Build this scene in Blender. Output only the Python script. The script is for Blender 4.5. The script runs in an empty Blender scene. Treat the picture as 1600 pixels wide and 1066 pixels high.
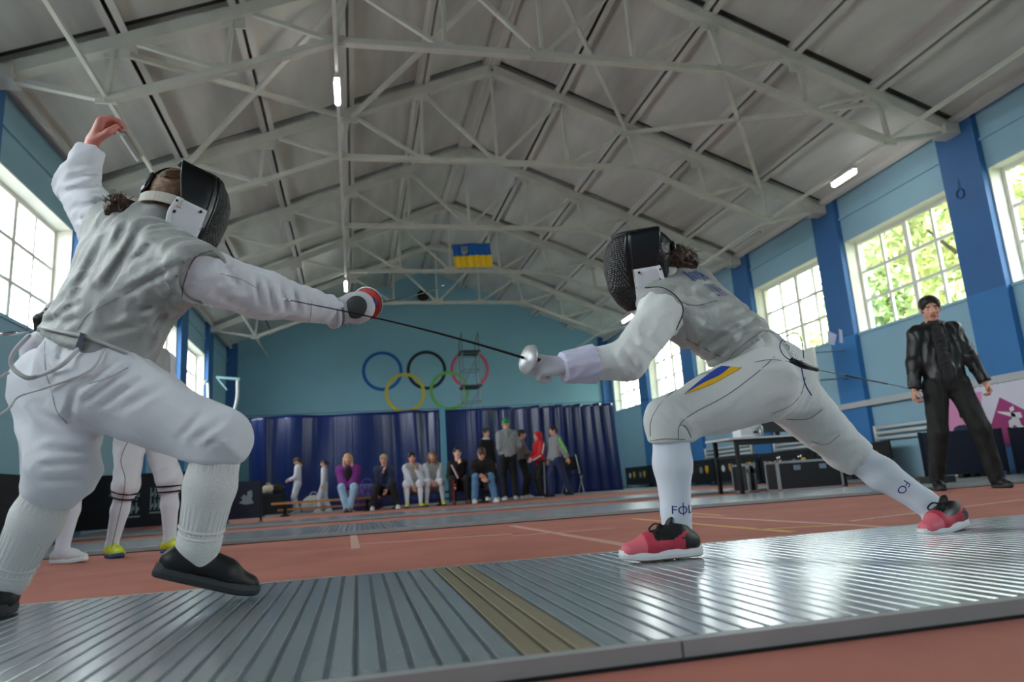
import bpy, bmesh, math, random
import numpy as np
from mathutils import Vector, Matrix
from mathutils.bvhtree import BVHTree
rnd = random.Random(7)
sc = bpy.context.scene
COL = sc.collection
PI = math.pi

# ------------------------------------------------------------------ camera
FPX, YAW, PITCH, ROLL, CAMH = 1090.83, 0.2300, 0.2039, -0.0658, 0.2882
def _axes():
    cy, sy, cp, sp, cr, sr = math.cos(YAW), math.sin(YAW), math.cos(PITCH), math.sin(PITCH), math.cos(ROLL), math.sin(ROLL)
    f = np.array([sy*cp, cy*cp, sp]); r = np.array([cy, -sy, 0.0]); u = np.cross(r, f)
    return cr*r + sr*u, -sr*r + cr*u, f
AR, AU, AF = _axes()
CAM = np.array([0.0, 0.0, CAMH])
def ray(px, py): return (px-800)/FPX*AR - (py-533)/FPX*AU + AF
def P(px, py, Y):                       # the point seen at a pixel, at depth Y of the hall
    d = ray(px, py); return CAM + d*(Y/d[1])
def PX(px, py, X):
    d = ray(px, py); return CAM + d*(X/d[0])
def PZ(px, py, Z=0.0):
    d = ray(px, py); return CAM + d*((Z-CAMH)/d[2])
cam_d = bpy.data.cameras.new('camera'); cam = bpy.data.objects.new('camera', cam_d); COL.objects.link(cam)
cam_d.sensor_width = 36.0; cam_d.lens = FPX*36.0/1600.0; cam_d.clip_start = 0.05; cam_d.clip_end = 300
cam.matrix_world = Matrix(((AR[0], AU[0], -AF[0], 0), (AR[1], AU[1], -AF[1], 0), (AR[2], AU[2], -AF[2], CAMH), (0, 0, 0, 1)))
cam_d.dof.use_dof = True; cam_d.dof.focus_distance = 2.5; cam_d.dof.aperture_fstop = 3.2
sc.camera = cam

# ------------------------------------------------------------------ sky, daylight and exposure
W = bpy.data.worlds.new('overcast_sky'); sc.world = W; W.use_nodes = True
bg = W.node_tree.nodes['Background']; bg.inputs[0].default_value = (0.93, 0.97, 1.0, 1); bg.inputs[1].default_value = 11.0
sc.view_settings.view_transform = 'Standard'; sc.view_settings.look = 'None'
sc.view_settings.exposure = 0.38; sc.view_settings.gamma = 1.0; sc.view_settings.use_curve_mapping = False
sc.cycles.use_denoising = True
sc.cycles.max_bounces = 8; sc.cycles.diffuse_bounces = 5; sc.cycles.transparent_max_bounces = 12

# hall dimensions
XR, XL, XM, HALF = 8.65, -3.75, 2.45, 6.20
T0, SP = 7.70, 3.0
YEND, YBACK = 22.70, -4.30
BAYS = list(range(-4, 5))                      # bay b lies between truss b and b+1; truss b at T0 + 3b
ZSILL, ZHEAD = 2.51, 4.20
def zroof(x): return 7.60 - 0.405*abs(x-XM)
TR = lambda b: T0 + SP*b

# ------------------------------------------------------------------ materials
def C(r, g, b):
    f = lambda c: (c/255/12.92) if c/255 <= 0.04045 else ((c/255+0.055)/1.055)**2.4
    return (f(r), f(g), f(b), 1.0)
MATS = {}
def mat(name, col, rough=0.6, metal=0.0, var=0.0, vs=4.0, bump=0.0, bs=60.0, spec=0.5, stretch=None, detail=4.0, emit=None, trans=None, sheen=0.0, bdist=0.01, dark=None):
    if name in MATS: return MATS[name]
    m = bpy.data.materials.new(name); m.use_nodes = True; nt = m.node_tree; b = nt.nodes['Principled BSDF']
    b.inputs['Base Color'].default_value = col; b.inputs['Roughness'].default_value = rough; b.inputs['Metallic'].default_value = metal
    b.inputs['Specular IOR Level'].default_value = spec
    if sheen: b.inputs['Sheen Weight'].default_value = sheen
    if emit: b.inputs['Emission Color'].default_value = emit[0]; b.inputs['Emission Strength'].default_value = emit[1]
    if trans: b.inputs['Transmission Weight'].default_value = trans
    if var or bump:
        tc = nt.nodes.new('ShaderNodeTexCoord'); mp = nt.nodes.new('ShaderNodeMapping'); nt.links.new(tc.outputs['Object'], mp.inputs[0])
        if stretch: mp.inputs['Scale'].default_value = stretch
    if var:
        n = nt.nodes.new('ShaderNodeTexNoise'); n.inputs['Scale'].default_value = vs; n.inputs['Detail'].default_value = detail; nt.links.new(mp.outputs[0], n.inputs['Vector'])
        mr = nt.nodes.new('ShaderNodeMapRange'); mr.inputs[1].default_value = 0.3; mr.inputs[2].default_value = 0.7; nt.links.new(n.outputs[0], mr.inputs[0])
        mx = nt.nodes.new('ShaderNodeMix'); mx.data_type = 'RGBA'; nt.links.new(mr.outputs[0], mx.inputs[0])
        lo = dark or tuple(c*(1-var) for c in col[:3])+(1,); mx.inputs[6].default_value = lo; mx.inputs[7].default_value = tuple(min(1, c*(1+var*0.6)) for c in col[:3])+(1,)
        nt.links.new(mx.outputs[2], b.inputs['Base Color'])
    if bump:
        n2 = nt.nodes.new('ShaderNodeTexNoise'); n2.inputs['Scale'].default_value = bs; n2.inputs['Detail'].default_value = 3.0; nt.links.new(mp.outputs[0], n2.inputs['Vector'])
        bp = nt.nodes.new('ShaderNodeBump'); bp.inputs['Strength'].default_value = bump; bp.inputs['Distance'].default_value = bdist
        nt.links.new(n2.outputs[0], bp.inputs['Height']); nt.links.new(bp.outputs[0], b.inputs['Normal'])
    MATS[name] = m; return m

m_ceil = mat('whitewashed_slab', C(205, 203, 200), 0.9, var=0.16, vs=1.3, bump=0.25, bs=25, stretch=(1.6, 0.35, 1))
m_ceil2 = mat('whitewashed_slab_stained', C(196, 193, 189), 0.9, var=0.30, vs=0.9, bump=0.25, bs=25, stretch=(2.2, 0.3, 1))
m_cover = mat('shaded_gap_cover', C(74, 71, 68), 0.9)  # roof cover coloured dark: shade in the slab gaps is put into its colour
m_steel = mat('cream_painted_steel', C(202, 200, 192), 0.55, var=0.10, vs=3)
m_wallb = mat('pale_blue_paint', C(148, 188, 208), 0.75, var=0.06, vs=0.8, bump=0.08, bs=14)
m_wallend = mat('pale_blue_end_wall_paint', C(136, 182, 200), 0.75, var=0.06, vs=0.5, bump=0.06, bs=14)
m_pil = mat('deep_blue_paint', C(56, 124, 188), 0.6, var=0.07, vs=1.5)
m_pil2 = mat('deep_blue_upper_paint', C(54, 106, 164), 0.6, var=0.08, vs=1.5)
m_reveal = mat('white_window_paint', C(226, 224, 214), 0.6, var=0.04, vs=3)
m_floor = mat('red_rubber_floor', C(180, 114, 100), 0.75, var=0.16, vs=2.2, bump=0.35, bs=260, detail=9, spec=0.25)
m_floorg = mat('grey_floor_paint', C(148, 142, 138), 0.6, var=0.12, vs=2)
m_line = mat('white_floor_paint', C(198, 156, 144), 0.7); m_liney = mat('yellow_floor_paint', C(206, 160, 100), 0.7)
m_alu = mat('ribbed_aluminium', C(184, 189, 192), 0.22, 0.55, var=0.10, vs=5, stretch=(3, 0.6, 1))
m_alug = mat('aluminium_groove', C(104, 116, 124), 0.45, 0.4, var=0.2, vs=6)
m_tan = mat('bronze_aluminium', C(164, 152, 126), 0.4, 0.45, var=0.12, vs=5)
m_tang = mat('bronze_groove', C(92, 88, 72), 0.5, 0.3)
m_edge = mat('piste_edge_metal', C(168, 170, 170), 0.5, 0.2, var=0.1, vs=6)
m_black = mat('black_rubber', C(20, 20, 21), 0.6)
m_curt = mat('blue_vinyl_sheet', C(8, 33, 98), 0.28, spec=0.6, var=0.10, vs=1.2)
m_curtpole = mat('pale_blue_strip', C(96, 158, 184), 0.6)
m_wood = mat('varnished_bench_wood', C(190, 138, 86), 0.45, var=0.2, vs=3, stretch=(1, 12, 12))
m_navy = mat('navy_banner_fabric', C(24, 30, 52), 0.7, var=0.1, vs=3)
m_blackfab = mat('black_banner_fabric', C(17, 20, 27), 0.7, var=0.1, vs=3)
m_white = mat('white_print', C(226, 230, 234), 0.6); m_greyprint = mat('grey_print', C(132, 146, 150), 0.7)
m_yelprint = mat('yellow_print', C(222, 178, 30), 0.6)
m_blackmet = mat('black_metal', C(26, 27, 29), 0.45, 0.3)
m_chrome = mat('bright_steel', C(200, 202, 205), 0.22, 1.0)
m_alutrim = mat('case_aluminium_trim', C(190, 192, 195), 0.35, 0.9)
m_casebk = mat('black_case_board', C(22, 23, 25), 0.45)
m_greywood = mat('grey_tabletop', C(196, 198, 198), 0.5)
m_pipe = mat('white_pipe_paint', C(222, 224, 222), 0.5)
m_lamp = mat('lit_tube', (1, 1, 1, 1), 0.4, emit=((1.0, 0.97, 0.90, 1), 22.0))
m_lampoff = mat('unlit_tube', C(170, 170, 168), 0.4)
m_lamph = mat('lamp_housing', C(190, 188, 184), 0.5)

# ------------------------------------------------------------------ mesh helpers
def obj(name, verts, faces, mats, parent=None, smooth=False, idx=None, origin=None):
    verts = np.asarray(verts, dtype=np.float64)
    o0 = None
    if parent is not None: o0 = np.array(parent['_o']) if '_o' in parent else None
    if origin is not None: o0 = np.array(origin, float)
    if o0 is not None: verts = verts - o0
    me = bpy.data.meshes.new(name)
    if isinstance(faces, np.ndarray):
        n, k = faces.shape
        me.vertices.add(len(verts)); me.vertices.foreach_set('co', verts.astype(np.float32).ravel())
        me.loops.add(n*k); me.loops.foreach_set('vertex_index', faces.astype(np.int32).ravel())
        me.polygons.add(n); me.polygons.foreach_set('loop_start', np.arange(0, n*k, k, dtype=np.int32))
        me.update(calc_edges=True)
    else:
        me.from_pydata([tuple(v) for v in verts], [], [tuple(f) for f in faces]); me.update()
    for m in (mats if isinstance(mats, (list, tuple)) else [mats]): me.materials.append(m)
    if smooth: me.polygons.foreach_set('use_smooth', np.ones(len(me.polygons), dtype=bool))
    if idx is not None: me.polygons.foreach_set('material_index', np.asarray(idx, dtype=np.int32))
    ob = bpy.data.objects.new(name, me); COL.objects.link(ob)
    if origin is not None: ob.location = tuple(origin); ob['_o'] = [float(c) for c in origin]
    if parent is not None:
        ob.parent = parent
        if '_o' in parent and origin is None: ob['_o'] = list(parent['_o'])
        if origin is not None: ob.location = tuple(np.array(origin) - np.array(parent['_o']))
    return ob
def thing(name, label, cat, loc=(0, 0, 0), group=None):
    o = bpy.data.objects.new(name, None); COL.objects.link(o); o.location = tuple(loc); o['_o'] = [float(c) for c in loc]
    o.empty_display_size = 0.1
    return tag(o, label, cat, group)
def tag(o, label, cat, group=None, kind=None):
    o['label'] = label; o['category'] = cat
    if group: o['group'] = group
    if kind: o['kind'] = kind
    return o
def struct(o, label=None, cat=None):
    o['kind'] = 'structure'
    if label: o['label'] = label
    if cat: o['category'] = cat
    return o
class MB:
    def __init__(s): s.v = []; s.f = []; s.i = []
    def add(s, v, f, mi=0):
        n = len(s.v); s.v += [tuple(map(float, q)) for q in v]; s.f += [tuple(n+a for a in q) for q in f]; s.i += [mi]*len(f); return s
    def box(s, a, b, mi=0):
        (x0, y0, z0), (x1, y1, z1) = a, b
        return s.add([(x0,y0,z0),(x1,y0,z0),(x1,y1,z0),(x0,y1,z0),(x0,y0,z1),(x1,y0,z1),(x1,y1,z1),(x0,y1,z1)],
                     [(0,3,2,1),(4,5,6,7),(0,1,5,4),(1,2,6,5),(2,3,7,6),(3,0,4,7)], mi)
    def bar(s, a, b, w, h, up=(0, 0, 1), mi=0):
        a = np.array(a, float); b = np.array(b, float); d = b-a; d /= np.linalg.norm(d); up = np.array(up, float)
        if abs(d@up) > 0.98: up = np.array([0, 1.0, 0])
        x = np.cross(d, up); x /= np.linalg.norm(x); u = np.cross(x, d)
        q = [p + sx*x*w/2 + su*u*h/2 for p in (a, b) for sx, su in ((-1,-1),(1,-1),(1,1),(-1,1))]
        return s.add(q, [(0,1,2,3),(7,6,5,4),(0,4,5,1),(1,5,6,2),(2,6,7,3),(3,7,4,0)], mi)
    def tube(s, pts, r, n=8, mi=0, cap=True):
        v, f = tube(pts, r, n, cap); return s.add(v, f, mi)
    def build(s, name, mats, parent=None, smooth=False, origin=None):
        return obj(name, s.v, s.f, mats, parent, smooth, s.i, origin)
def tube(pts, r, n=8, cap=True):
    pts = [np.array(p, float) for p in pts]; m = len(pts); rs = r if hasattr(r, '__len__') else [r]*m
    v = []; f = []; prev = None
    for i, p in enumerate(pts):
        d = pts[min(i+1, m-1)] - pts[max(i-1, 0)]; d /= (np.linalg.norm(d)+1e-12)
        if prev is None:
            a = np.array([0, 0, 1.0]) if abs(d[2]) < 0.9 else np.array([1.0, 0, 0]); x = np.cross(d, a)
        else: x = prev - d*(prev@d)
        x /= (np.linalg.norm(x)+1e-12); prev = x; y = np.cross(d, x)
        for k in range(n):
            t = 2*PI*k/n; v.append(p + rs[i]*(math.cos(t)*x + math.sin(t)*y))
    for i in range(m-1):
        for k in range(n): f.append((i*n+k, i*n+(k+1) % n, (i+1)*n+(k+1) % n, (i+1)*n+k))
    if cap: f.append(tuple(range(n))[::-1]); f.append(tuple((m-1)*n+k for k in range(n)))
    return v, f
def spline(pts, n=8):
    pts = [np.array(p, float) for p in pts]; out = []
    q = [2*pts[0]-pts[1]] + pts + [2*pts[-1]-pts[-2]]
    for i in range(len(pts)-1):
        a, b, c, d = q[i:i+4]
        for k in range(n):
            t = k/n; out.append(0.5*((2*b)+(-a+c)*t+(2*a-5*b+4*c-d)*t*t+(-a+3*b-3*c+d)*t**3))
    return out + [pts[-1]]
def copy_tree(o, parent=None):
    c = o.copy(); COL.objects.link(c); c.parent = parent
    for ch in list(o.children): copy_tree(ch, c)
    return c
def lathe(prof, n=24):
    v = []; f = []
    for (r, z) in prof:
        for k in range(n): v.append((r*math.cos(2*PI*k/n), r*math.sin(2*PI*k/n), z))
    for i in range(len(prof)-1):
        for k in range(n): f.append((i*n+k, i*n+(k+1) % n, (i+1)*n+(k+1) % n, (i+1)*n+k))
    return np.array(v), f
def text2d(s, size=1.0):
    cu = bpy.data.curves.new('t', 'FONT'); cu.body = s; cu.size = size; cu.align_x = 'CENTER'; cu.align_y = 'CENTER'; cu.resolution_u = 3
    o = bpy.data.objects.new('t', cu); COL.objects.link(o)
    dg = bpy.context.evaluated_depsgraph_get(); me = bpy.data.meshes.new_from_object(o.evaluated_get(dg))
    bm = bmesh.new(); bm.from_mesh(me); bmesh.ops.triangulate(bm, faces=bm.faces)
    v = [(q.co.x, q.co.y) for q in bm.verts]; f = [tuple(x.index for x in q.verts) for q in bm.faces]; bm.free()
    bpy.data.objects.remove(o); bpy.data.curves.remove(cu); bpy.data.meshes.remove(me)
    return np.array(v), f
# ------------------------------------------------------------------ daylight portals at the windows (they only guide sky sampling)
def portal(x, y0, y1, side):
    l = bpy.data.lights.new('window_daylight', 'AREA'); l.shape = 'RECTANGLE'; l.size = y1-y0; l.size_y = ZHEAD-ZSILL
    l.cycles.is_portal = True
    o = bpy.data.objects.new('window_daylight', l); COL.objects.link(o)
    o.location = (x, (y0+y1)/2, (ZSILL+ZHEAD)/2)
    # area lights face their local -Z: towards the room
    d = Vector((-side, 0, 0)); o.rotation_euler = d.to_track_quat('-Z', 'Z').to_euler()
    o.rotation_euler = Matrix(((0, 0, side), (side, 0, 0), (0, 1, 0))).to_euler()

# ------------------------------------------------------------------ hall shell
mb = MB(); mb.box((XL-0.4, YBACK-0.3, -0.2), (XR+0.4, 14.2, 0.0)); floor = struct(mb.build('floor', m_floor), 'red rubber sports floor of the hall', 'floor'); floor['_o'] = [0, 0, 0]
mb = MB(); mb.box((XL-0.4, 14.2, -0.2), (XR+0.4, YEND+0.3, 0.003)); mb.build('floor_strip', m_floorg, floor)
def floor_line(a, b, w, m, name='floor_line'):
    a = np.array(a); b = np.array(b); d = b-a; d[2] = 0; n = np.array([-d[1], d[0], 0]); n *= w/2/np.linalg.norm(n)
    v = [a-n, b-n, b+n, a+n]; v = [(p[0], p[1], 0.0) for p in v] + [(p[0], p[1], 0.0025) for p in v]
    obj(name, v, [(0,3,2,1),(4,5,6,7),(0,1,5,4),(1,2,6,5),(2,3,7,6),(3,0,4,7)], m, floor)
for a, b, w, m in (((560, 851), (800, 835), .05, m_line), ((800, 822), (1000, 856), .05, m_line), ((1080, 807), (1440, 827), .04, m_line), ((990, 811), (1240, 832), .04, m_liney), ((1060, 801), (1130, 806), .04, m_liney),
                   ((800, 838), (960, 826), .04, m_line), ((1330, 815), (1600, 781), .04, m_line), ((1180, 828), (1320, 821), .04, m_liney), ((552, 836), (556, 858), .05, m_line), ((1585, 955), (1600, 953), .05, m_line)):
    floor_line(PZ(*a), PZ(*b), w, m)

def wall_side(side, name, nowin=()):
    x_face = XR+0.05 if side > 0 else XL-0.05
    xo = x_face+side*0.36
    lo, hi = min(x_face, xo), max(x_face, xo)
    ztop = zroof(x_face)
    mb = MB()
    mb.box((lo, YBACK-0.3, 0), (hi, YEND+0.3, ZSILL)); mb.box((lo, YBACK-0.3, ZHEAD), (hi, YEND+0.3, ztop))
    for b in BAYS:
        y0, y1 = TR(b), TR(b+1)
        mb.box((lo, y0-0.33, ZSILL), (hi, y0+0.33, ZHEAD))
        if b in nowin: mb.box((lo, y0+0.33, ZSILL), (hi, y1-0.33, ZHEAD))
    mb.box((lo, YEND-0.33, ZSILL), (hi, YEND+0.3, ZHEAD))
    w = struct(mb.build(name, m_wallb), 'long pale blue side wall with windows between deep blue pilasters, ' + ('right of the hall' if side > 0 else 'left of the hall'), 'wall'); w['_o'] = [0, 0, 0]
    for b in BAYS[1:]:
        y = TR(b); pf = x_face-side*0.10; a, c = min(pf, x_face), max(pf, x_face)
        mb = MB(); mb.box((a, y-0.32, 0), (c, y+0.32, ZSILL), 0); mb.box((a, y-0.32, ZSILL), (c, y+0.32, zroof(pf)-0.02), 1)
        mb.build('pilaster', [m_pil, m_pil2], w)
    # lintel band above the windows
    mb = MB(); mb.box((x_face-side*0.03 if side > 0 else x_face, YBACK, 4.62), (x_face if side > 0 else x_face-side*0.03, YEND, 4.66)); mb.build('ledge', m_wallb, w)
    return w
m_pane = bpy.data.materials.new('window_glass'); m_pane.use_nodes = True
_nt = m_pane.node_tree; _nt.nodes.clear()
_o = _nt.nodes.new('ShaderNodeOutputMaterial'); _mx = _nt.nodes.new('ShaderNodeMixShader'); _t = _nt.nodes.new('ShaderNodeBsdfTransparent'); _g = _nt.nodes.new('ShaderNodeBsdfGlossy'); _lw = _nt.nodes.new('ShaderNodeLayerWeight'); _fr = _nt.nodes.new('ShaderNodeMath')
_lw.inputs[0].default_value = 0.5; _pw = _nt.nodes.new('ShaderNodeMath'); _pw.operation = 'POWER'; _pw.inputs[1].default_value = 4.0; _nt.links.new(_lw.outputs['Facing'], _pw.inputs[0]); _fr.operation = 'MULTIPLY_ADD'; _fr.inputs[1].default_value = 0.5; _fr.inputs[2].default_value = 0.03; _nt.links.new(_pw.outputs[0], _fr.inputs[0]); _g.inputs['Roughness'].default_value = 0.05; _t.inputs[0].default_value = (0.96, 0.98, 0.97, 1)
_nt.links.new(_fr.outputs[0], _mx.inputs[0]); _nt.links.new(_t.outputs[0], _mx.inputs[1]); _nt.links.new(_g.outputs[0], _mx.inputs[2]); _nt.links.new(_mx.outputs[0], _o.inputs[0])
PANE_MESH = None
WN = [0]
def window(side, b):
    global PANE_MESH
    x_face = XR+0.05 if side > 0 else XL-0.05
    y0, y1 = TR(b)+0.33, TR(b+1)-0.33; xg = x_face+side*0.24
    WN[0] += 1
    a, c = xg-0.035, xg+0.035
    mb = MB()
    mb.box((a, y0, ZSILL), (c, y0+0.07, ZHEAD)); mb.box((a, y1-0.07, ZSILL), (c, y1, ZHEAD)); mb.box((a, y0+0.07, ZHEAD-0.07), (c, y1-0.07, ZHEAD)); mb.box((a, y0+0.07, ZSILL), (c, y1-0.07, ZSILL+0.07))
    w = struct(mb.build('window_%d' % WN[0], m_reveal, origin=(xg, (y0+y1)/2, ZSILL)))
    xi, xo = x_face+side*0.001, xg+side*0.01
    lo, hi = min(xi, xo), max(xi, xo)
    mb = MB(); mb.box((lo, y0-0.002, ZSILL), (hi, y0+0.015, ZHEAD)); mb.box((lo, y1-0.015, ZSILL), (hi, y1+0.002, ZHEAD)); mb.box((lo, y0, ZHEAD-0.015), (hi, y1, ZHEAD+0.002)); mb.build('window_reveal', m_reveal, w)
    mb = MB(); mb.box((min(x_face-side*0.03, xg), y0, ZSILL-0.03), (max(x_face-side*0.03, xg), y1, ZSILL+0.012)); mb.build('window_sill', m_wallb, w)
    ww = (y1-y0-0.14); hh = ZHEAD-ZSILL-0.14
    for k, t in ((1, .045), (2, .085), (3, .045)):
        y = y0+0.07+ww*k/4; mb = MB(); mb.box((xg-0.025, y-t/2, ZSILL+0.07), (xg+0.025, y+t/2, ZHEAD-0.07)); mb.build('mullion', m_reveal, w)
    for k in (1, 2):
        z = ZSILL+0.07+hh*k/3; mb = MB(); mb.box((xg-0.022, y0+0.07, z-.022), (xg+0.022, y1-0.07, z+.022)); mb.build('glazing_bar', m_reveal, w)
    if PANE_MESH is None:
        mb = MB(); mb.box((-0.002, -ww/8, -hh/6), (0.002, ww/8, hh/6)); t = mb.build('pane', m_pane); PANE_MESH = t.data; bpy.data.objects.remove(t)
    for i in range(4):
        for j in range(3):
            p = bpy.data.objects.new('pane', PANE_MESH); COL.objects.link(p); p.parent = w
            p.location = (0, -ww/2+ww*(i+.5)/4, 0.07+hh*(j+.5)/3)
    portal(xg+side*0.06, y0, y1, side)
wr = wall_side(1, 'wall_right'); wl = wall_side(-1, 'wall_left', nowin=(4,))
for b in BAYS: window(1, b)
for b in BAYS[:-1]: window(-1, b)

def gable(name, y0, y1, m, label):
    zt = lambda x: zroof(x)+0.05
    xs = [XL-0.4, XM, XR+0.4]
    v = [(x, y, 0) for y in (y0, y1) for x in xs] + [(x, y, zt(x)) for y in (y0, y1) for x in xs]
    f = [(0,1,7,6),(1,2,8,7),(3,9,10,4),(4,10,11,5),(0,6,9,3),(2,5,11,8),(6,7,10,9),(7,8,11,10),(0,3,4,1),(1,4,5,2)]
    w = struct(obj(name, v, f, m), label, 'wall'); w['_o'] = [0, 0, 0]; return w
wall_end = gable('wall_back', YEND, YEND+0.3, m_wallend, 'pale blue gable end wall with five painted rings')
gable('wall_front', YBACK-0.3, YBACK, m_wallb, 'pale blue gable wall behind the viewer')
# corner columns of the end wall
for s, x in ((1, XR+0.05), (-1, XL-0.05)):
    mb = MB(); mb.box((min(x, x-s*0.32), YEND-0.12, 0), (max(x, x-s*0.32), YEND, zroof(x-s*0.3)-0.02)); mb.build('corner_column', m_pil2, wall_end)
# five painted rings, interlocked, each a thin layer on the wall
def ring(cx, cz, R, w, m, lift, name='painted_ring'):
    n = 64; v = []; f = []
    for k in range(n):
        t = 2*PI*k/n
        for r, y in ((R-w/2, 0), (R+w/2, 0), (R+w/2, lift), (R-w/2, lift)): v.append((cx+r*math.cos(t), YEND-y, cz+r*math.sin(t)))
    for k in range(n):
        a, b = 4*k, 4*((k+1) % n)
        for q in range(4): f.append((a+q, a+(q+1) % 4, b+(q+1) % 4, b+q))
    return obj(name, v, f, m, wall_end)
rc_ = {'blue': C(24, 92, 168), 'black': C(34, 36, 42), 'red': C(214, 92, 118), 'yellow': C(206, 186, 60), 'green': C(112, 178, 88)}
for cpx, colr, lf in (((597.5, 580), 'blue', .006), ((666.5, 578.5), 'black', .007), ((734, 577), 'red', .008), ((633, 614), 'yellow', .009), ((702, 610.5), 'green', .010)):
    c = P(cpx[0], cpx[1], YEND); ring(c[0], c[2], 0.60, 0.105, mat('ring_paint_'+colr, rc_[colr], 0.7, var=0.05, vs=1), lf)

# ------------------------------------------------------------------ roof: cover, ribbed slabs, trusses
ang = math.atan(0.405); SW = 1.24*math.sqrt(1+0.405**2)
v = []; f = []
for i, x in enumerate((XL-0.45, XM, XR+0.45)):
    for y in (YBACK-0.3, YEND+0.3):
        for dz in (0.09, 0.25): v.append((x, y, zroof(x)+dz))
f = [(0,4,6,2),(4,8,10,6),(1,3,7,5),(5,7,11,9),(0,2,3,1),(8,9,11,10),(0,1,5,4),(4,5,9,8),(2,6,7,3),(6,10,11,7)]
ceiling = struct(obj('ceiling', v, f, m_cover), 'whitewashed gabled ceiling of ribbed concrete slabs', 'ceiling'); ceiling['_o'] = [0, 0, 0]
def slab_mesh(m):
    mb = MB(); w = SW-0.045; L = 2.83
    mb.box((-w/2, -L/2, 0), (w/2, L/2, 0.085)); L = 2.985
    for s in (-1, 1): mb.box((min(s*w/2, s*(w/2-0.075)), -L/2, -0.115), (max(s*w/2, s*(w/2-0.075)), L/2, 0.0))
    o = mb.build('roof_slab', m); me = o.data; bpy.data.objects.remove(o); return me
SL = [slab_mesh(m_ceil), slab_mesh(m_ceil2)]
for b in range(-2, 5):
    for side in (-1, 1):
        for i in range(5):
            u = (i+.5)*1.24; x = XM+side*u
            o = bpy.data.objects.new('roof_slab', SL[1 if rnd.random() < .4 else 0]); COL.objects.link(o); o.parent = ceiling
            o.location = (x, TR(b)+1.5, zroof(x)); o.rotation_euler = (0, side*ang, 0)
for side in (-1, 1):      # eave strip
    u = 6.2; x = XM+side*6.3
    mb = MB(); mb.box((-0.12, YBACK, -0.0), (0.2, YEND, 0.085)); o = mb.build('eave_strip', m_ceil, ceiling); o.location = (x, 0, zroof(x)); o.rotation_euler = (0, side*ang, 0)
# ridge strip
mb = MB(); mb.box((XM-0.14, YBACK, zroof(XM)-0.13), (XM+0.14, YEND, zroof(XM)-0.02)); mb.build('ridge_strip', m_ceil2, ceiling)
BN = [(0, 5.66), (1.26, 5.66), (2.58, 5.645), (3.80, 5.16), (5.03, 4.715)]
TN = [0, 1.24, 2.42, 3.73, 4.95]
def zch(u): return 7.60 - 0.195 - 0.405*abs(u)
ORD = ['nearest', 'second', 'third', 'fourth', 'fifth']
def truss(b, label):
    y = TR(b); t = thing('roof_truss', label, 'truss', (XM, y, 4.7), 'roof trusses')
    pt = lambda u, z: (XM+u, y, z)
    for s in (-1, 1):
        mb = MB(); mb.bar(pt(0, zch(0)), pt(s*6.22, zch(6.22)), 0.15, 0.145, up=(0, 0, 1)); mb.build('top_chord', m_steel, t)
        mb = MB()
        for (u0, z0), (u1, z1) in zip(BN[1:], BN[2:]): mb.bar(pt(s*u0, z0), pt(s*u1, z1), 0.10, 0.075)
        mb.bar(pt(s*5.03, 4.715), pt(s*6.2, 4.93), 0.08, 0.06); mb.build('bottom_chord', m_steel, t)
        webs = [((1.24, None), (0, 5.66)), ((1.24, None), (1.26, 5.66)), ((2.42, None), (1.26, 5.66)), ((2.42, None), (2.58, 5.645)), ((3.6, None), (2.58, 5.645)), ((3.75, None), (3.80, 5.16)), ((4.83, None), (3.80, 5.16)), ((4.97, None), (5.03, 4.715))]
        for (u0, _), (u1, z1) in webs:
            mb = MB(); mb.bar(pt(s*u0, zch(u0)), pt(s*u1, z1), 0.05, 0.055, up=(0, 1, 0)); mb.build('web_member', m_steel, t)
        for u, z in BN[1:]: mb = MB(); mb.box((XM+s*u-0.11, y-0.012, z-0.05), (XM+s*u+0.11, y+0.012, z+0.09)); mb.build('gusset_plate', m_steel, t)
        for u in TN[1:]: mb = MB(); mb.box((XM+s*u-0.13, y-0.012, zch(u)-0.17), (XM+s*u+0.13, y+0.012, zch(u)-0.02)); mb.build('gusset_plate', m_steel, t)
        mb = MB(); mb.box((XM+s*6.05-0.14, y-0.13, 4.84), (XM+s*6.05+0.14, y+0.13, 4.99)); mb.build('bearing_plate', m_steel, t)
    mb = MB(); mb.bar(pt(-1.26, 5.66), pt(1.26, 5.66), 0.10, 0.075); mb.build('bottom_chord', m_steel, t)
    mb = MB(); mb.bar(pt(0, zch(0)), pt(0, 5.66), 0.045, 0.045); mb.build('king_post', m_steel, t)
    mb = MB(); mb.box((XM-0.16, y-0.012, 5.6), (XM+0.16, y+0.012, 5.78)); mb.build('gusset_plate', m_steel, t)
    mb = MB(); mb.box((XM-0.30, y-0.07, zch(0)-0.13), (XM+0.30, y+0.07, zch(0)-0.02)); mb.build('ridge_plate', m_steel, t)
for b in range(0, 5):
    truss(b, 'cream steel roof truss, %s from the viewer' % ORD[b])
# bracing in the roof plane of the first full bay, each bar a thing of its own
br = [((-4.95, 0), (-2.42, 1)), ((-2.42, 0), (-4.95, 1)), ((0, 0), (-2.42, 1)), ((0.1, 0), (2.42, 1)), ((2.42, 0), (4.95, 1)), ((4.95, 0), (2.42, 1))]
bl = ['sloping from first truss to second over the raised bare hand', 'crossing it over the hatless fencer side', 'beside the lit tube near the ridge', 'falling towards the black mask of the lunging fencer', 'running from first truss near the ridge to second near right wall', 'crossing under the slabs beside the right wall']
for (a, c), l in zip(br, bl):
    mb = MB(); mb.bar((XM+a[0], TR(a[1]), zch(a[0])-0.09), (XM+c[0], TR(c[1]), zch(c[0])-0.09), 0.06, 0.06)
    tag(mb.build('roof_brace', m_steel, origin=(XM+a[0], TR(a[1]), zch(a[0]))), 'steel roof brace ' + l, 'brace', 'roof braces')
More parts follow.
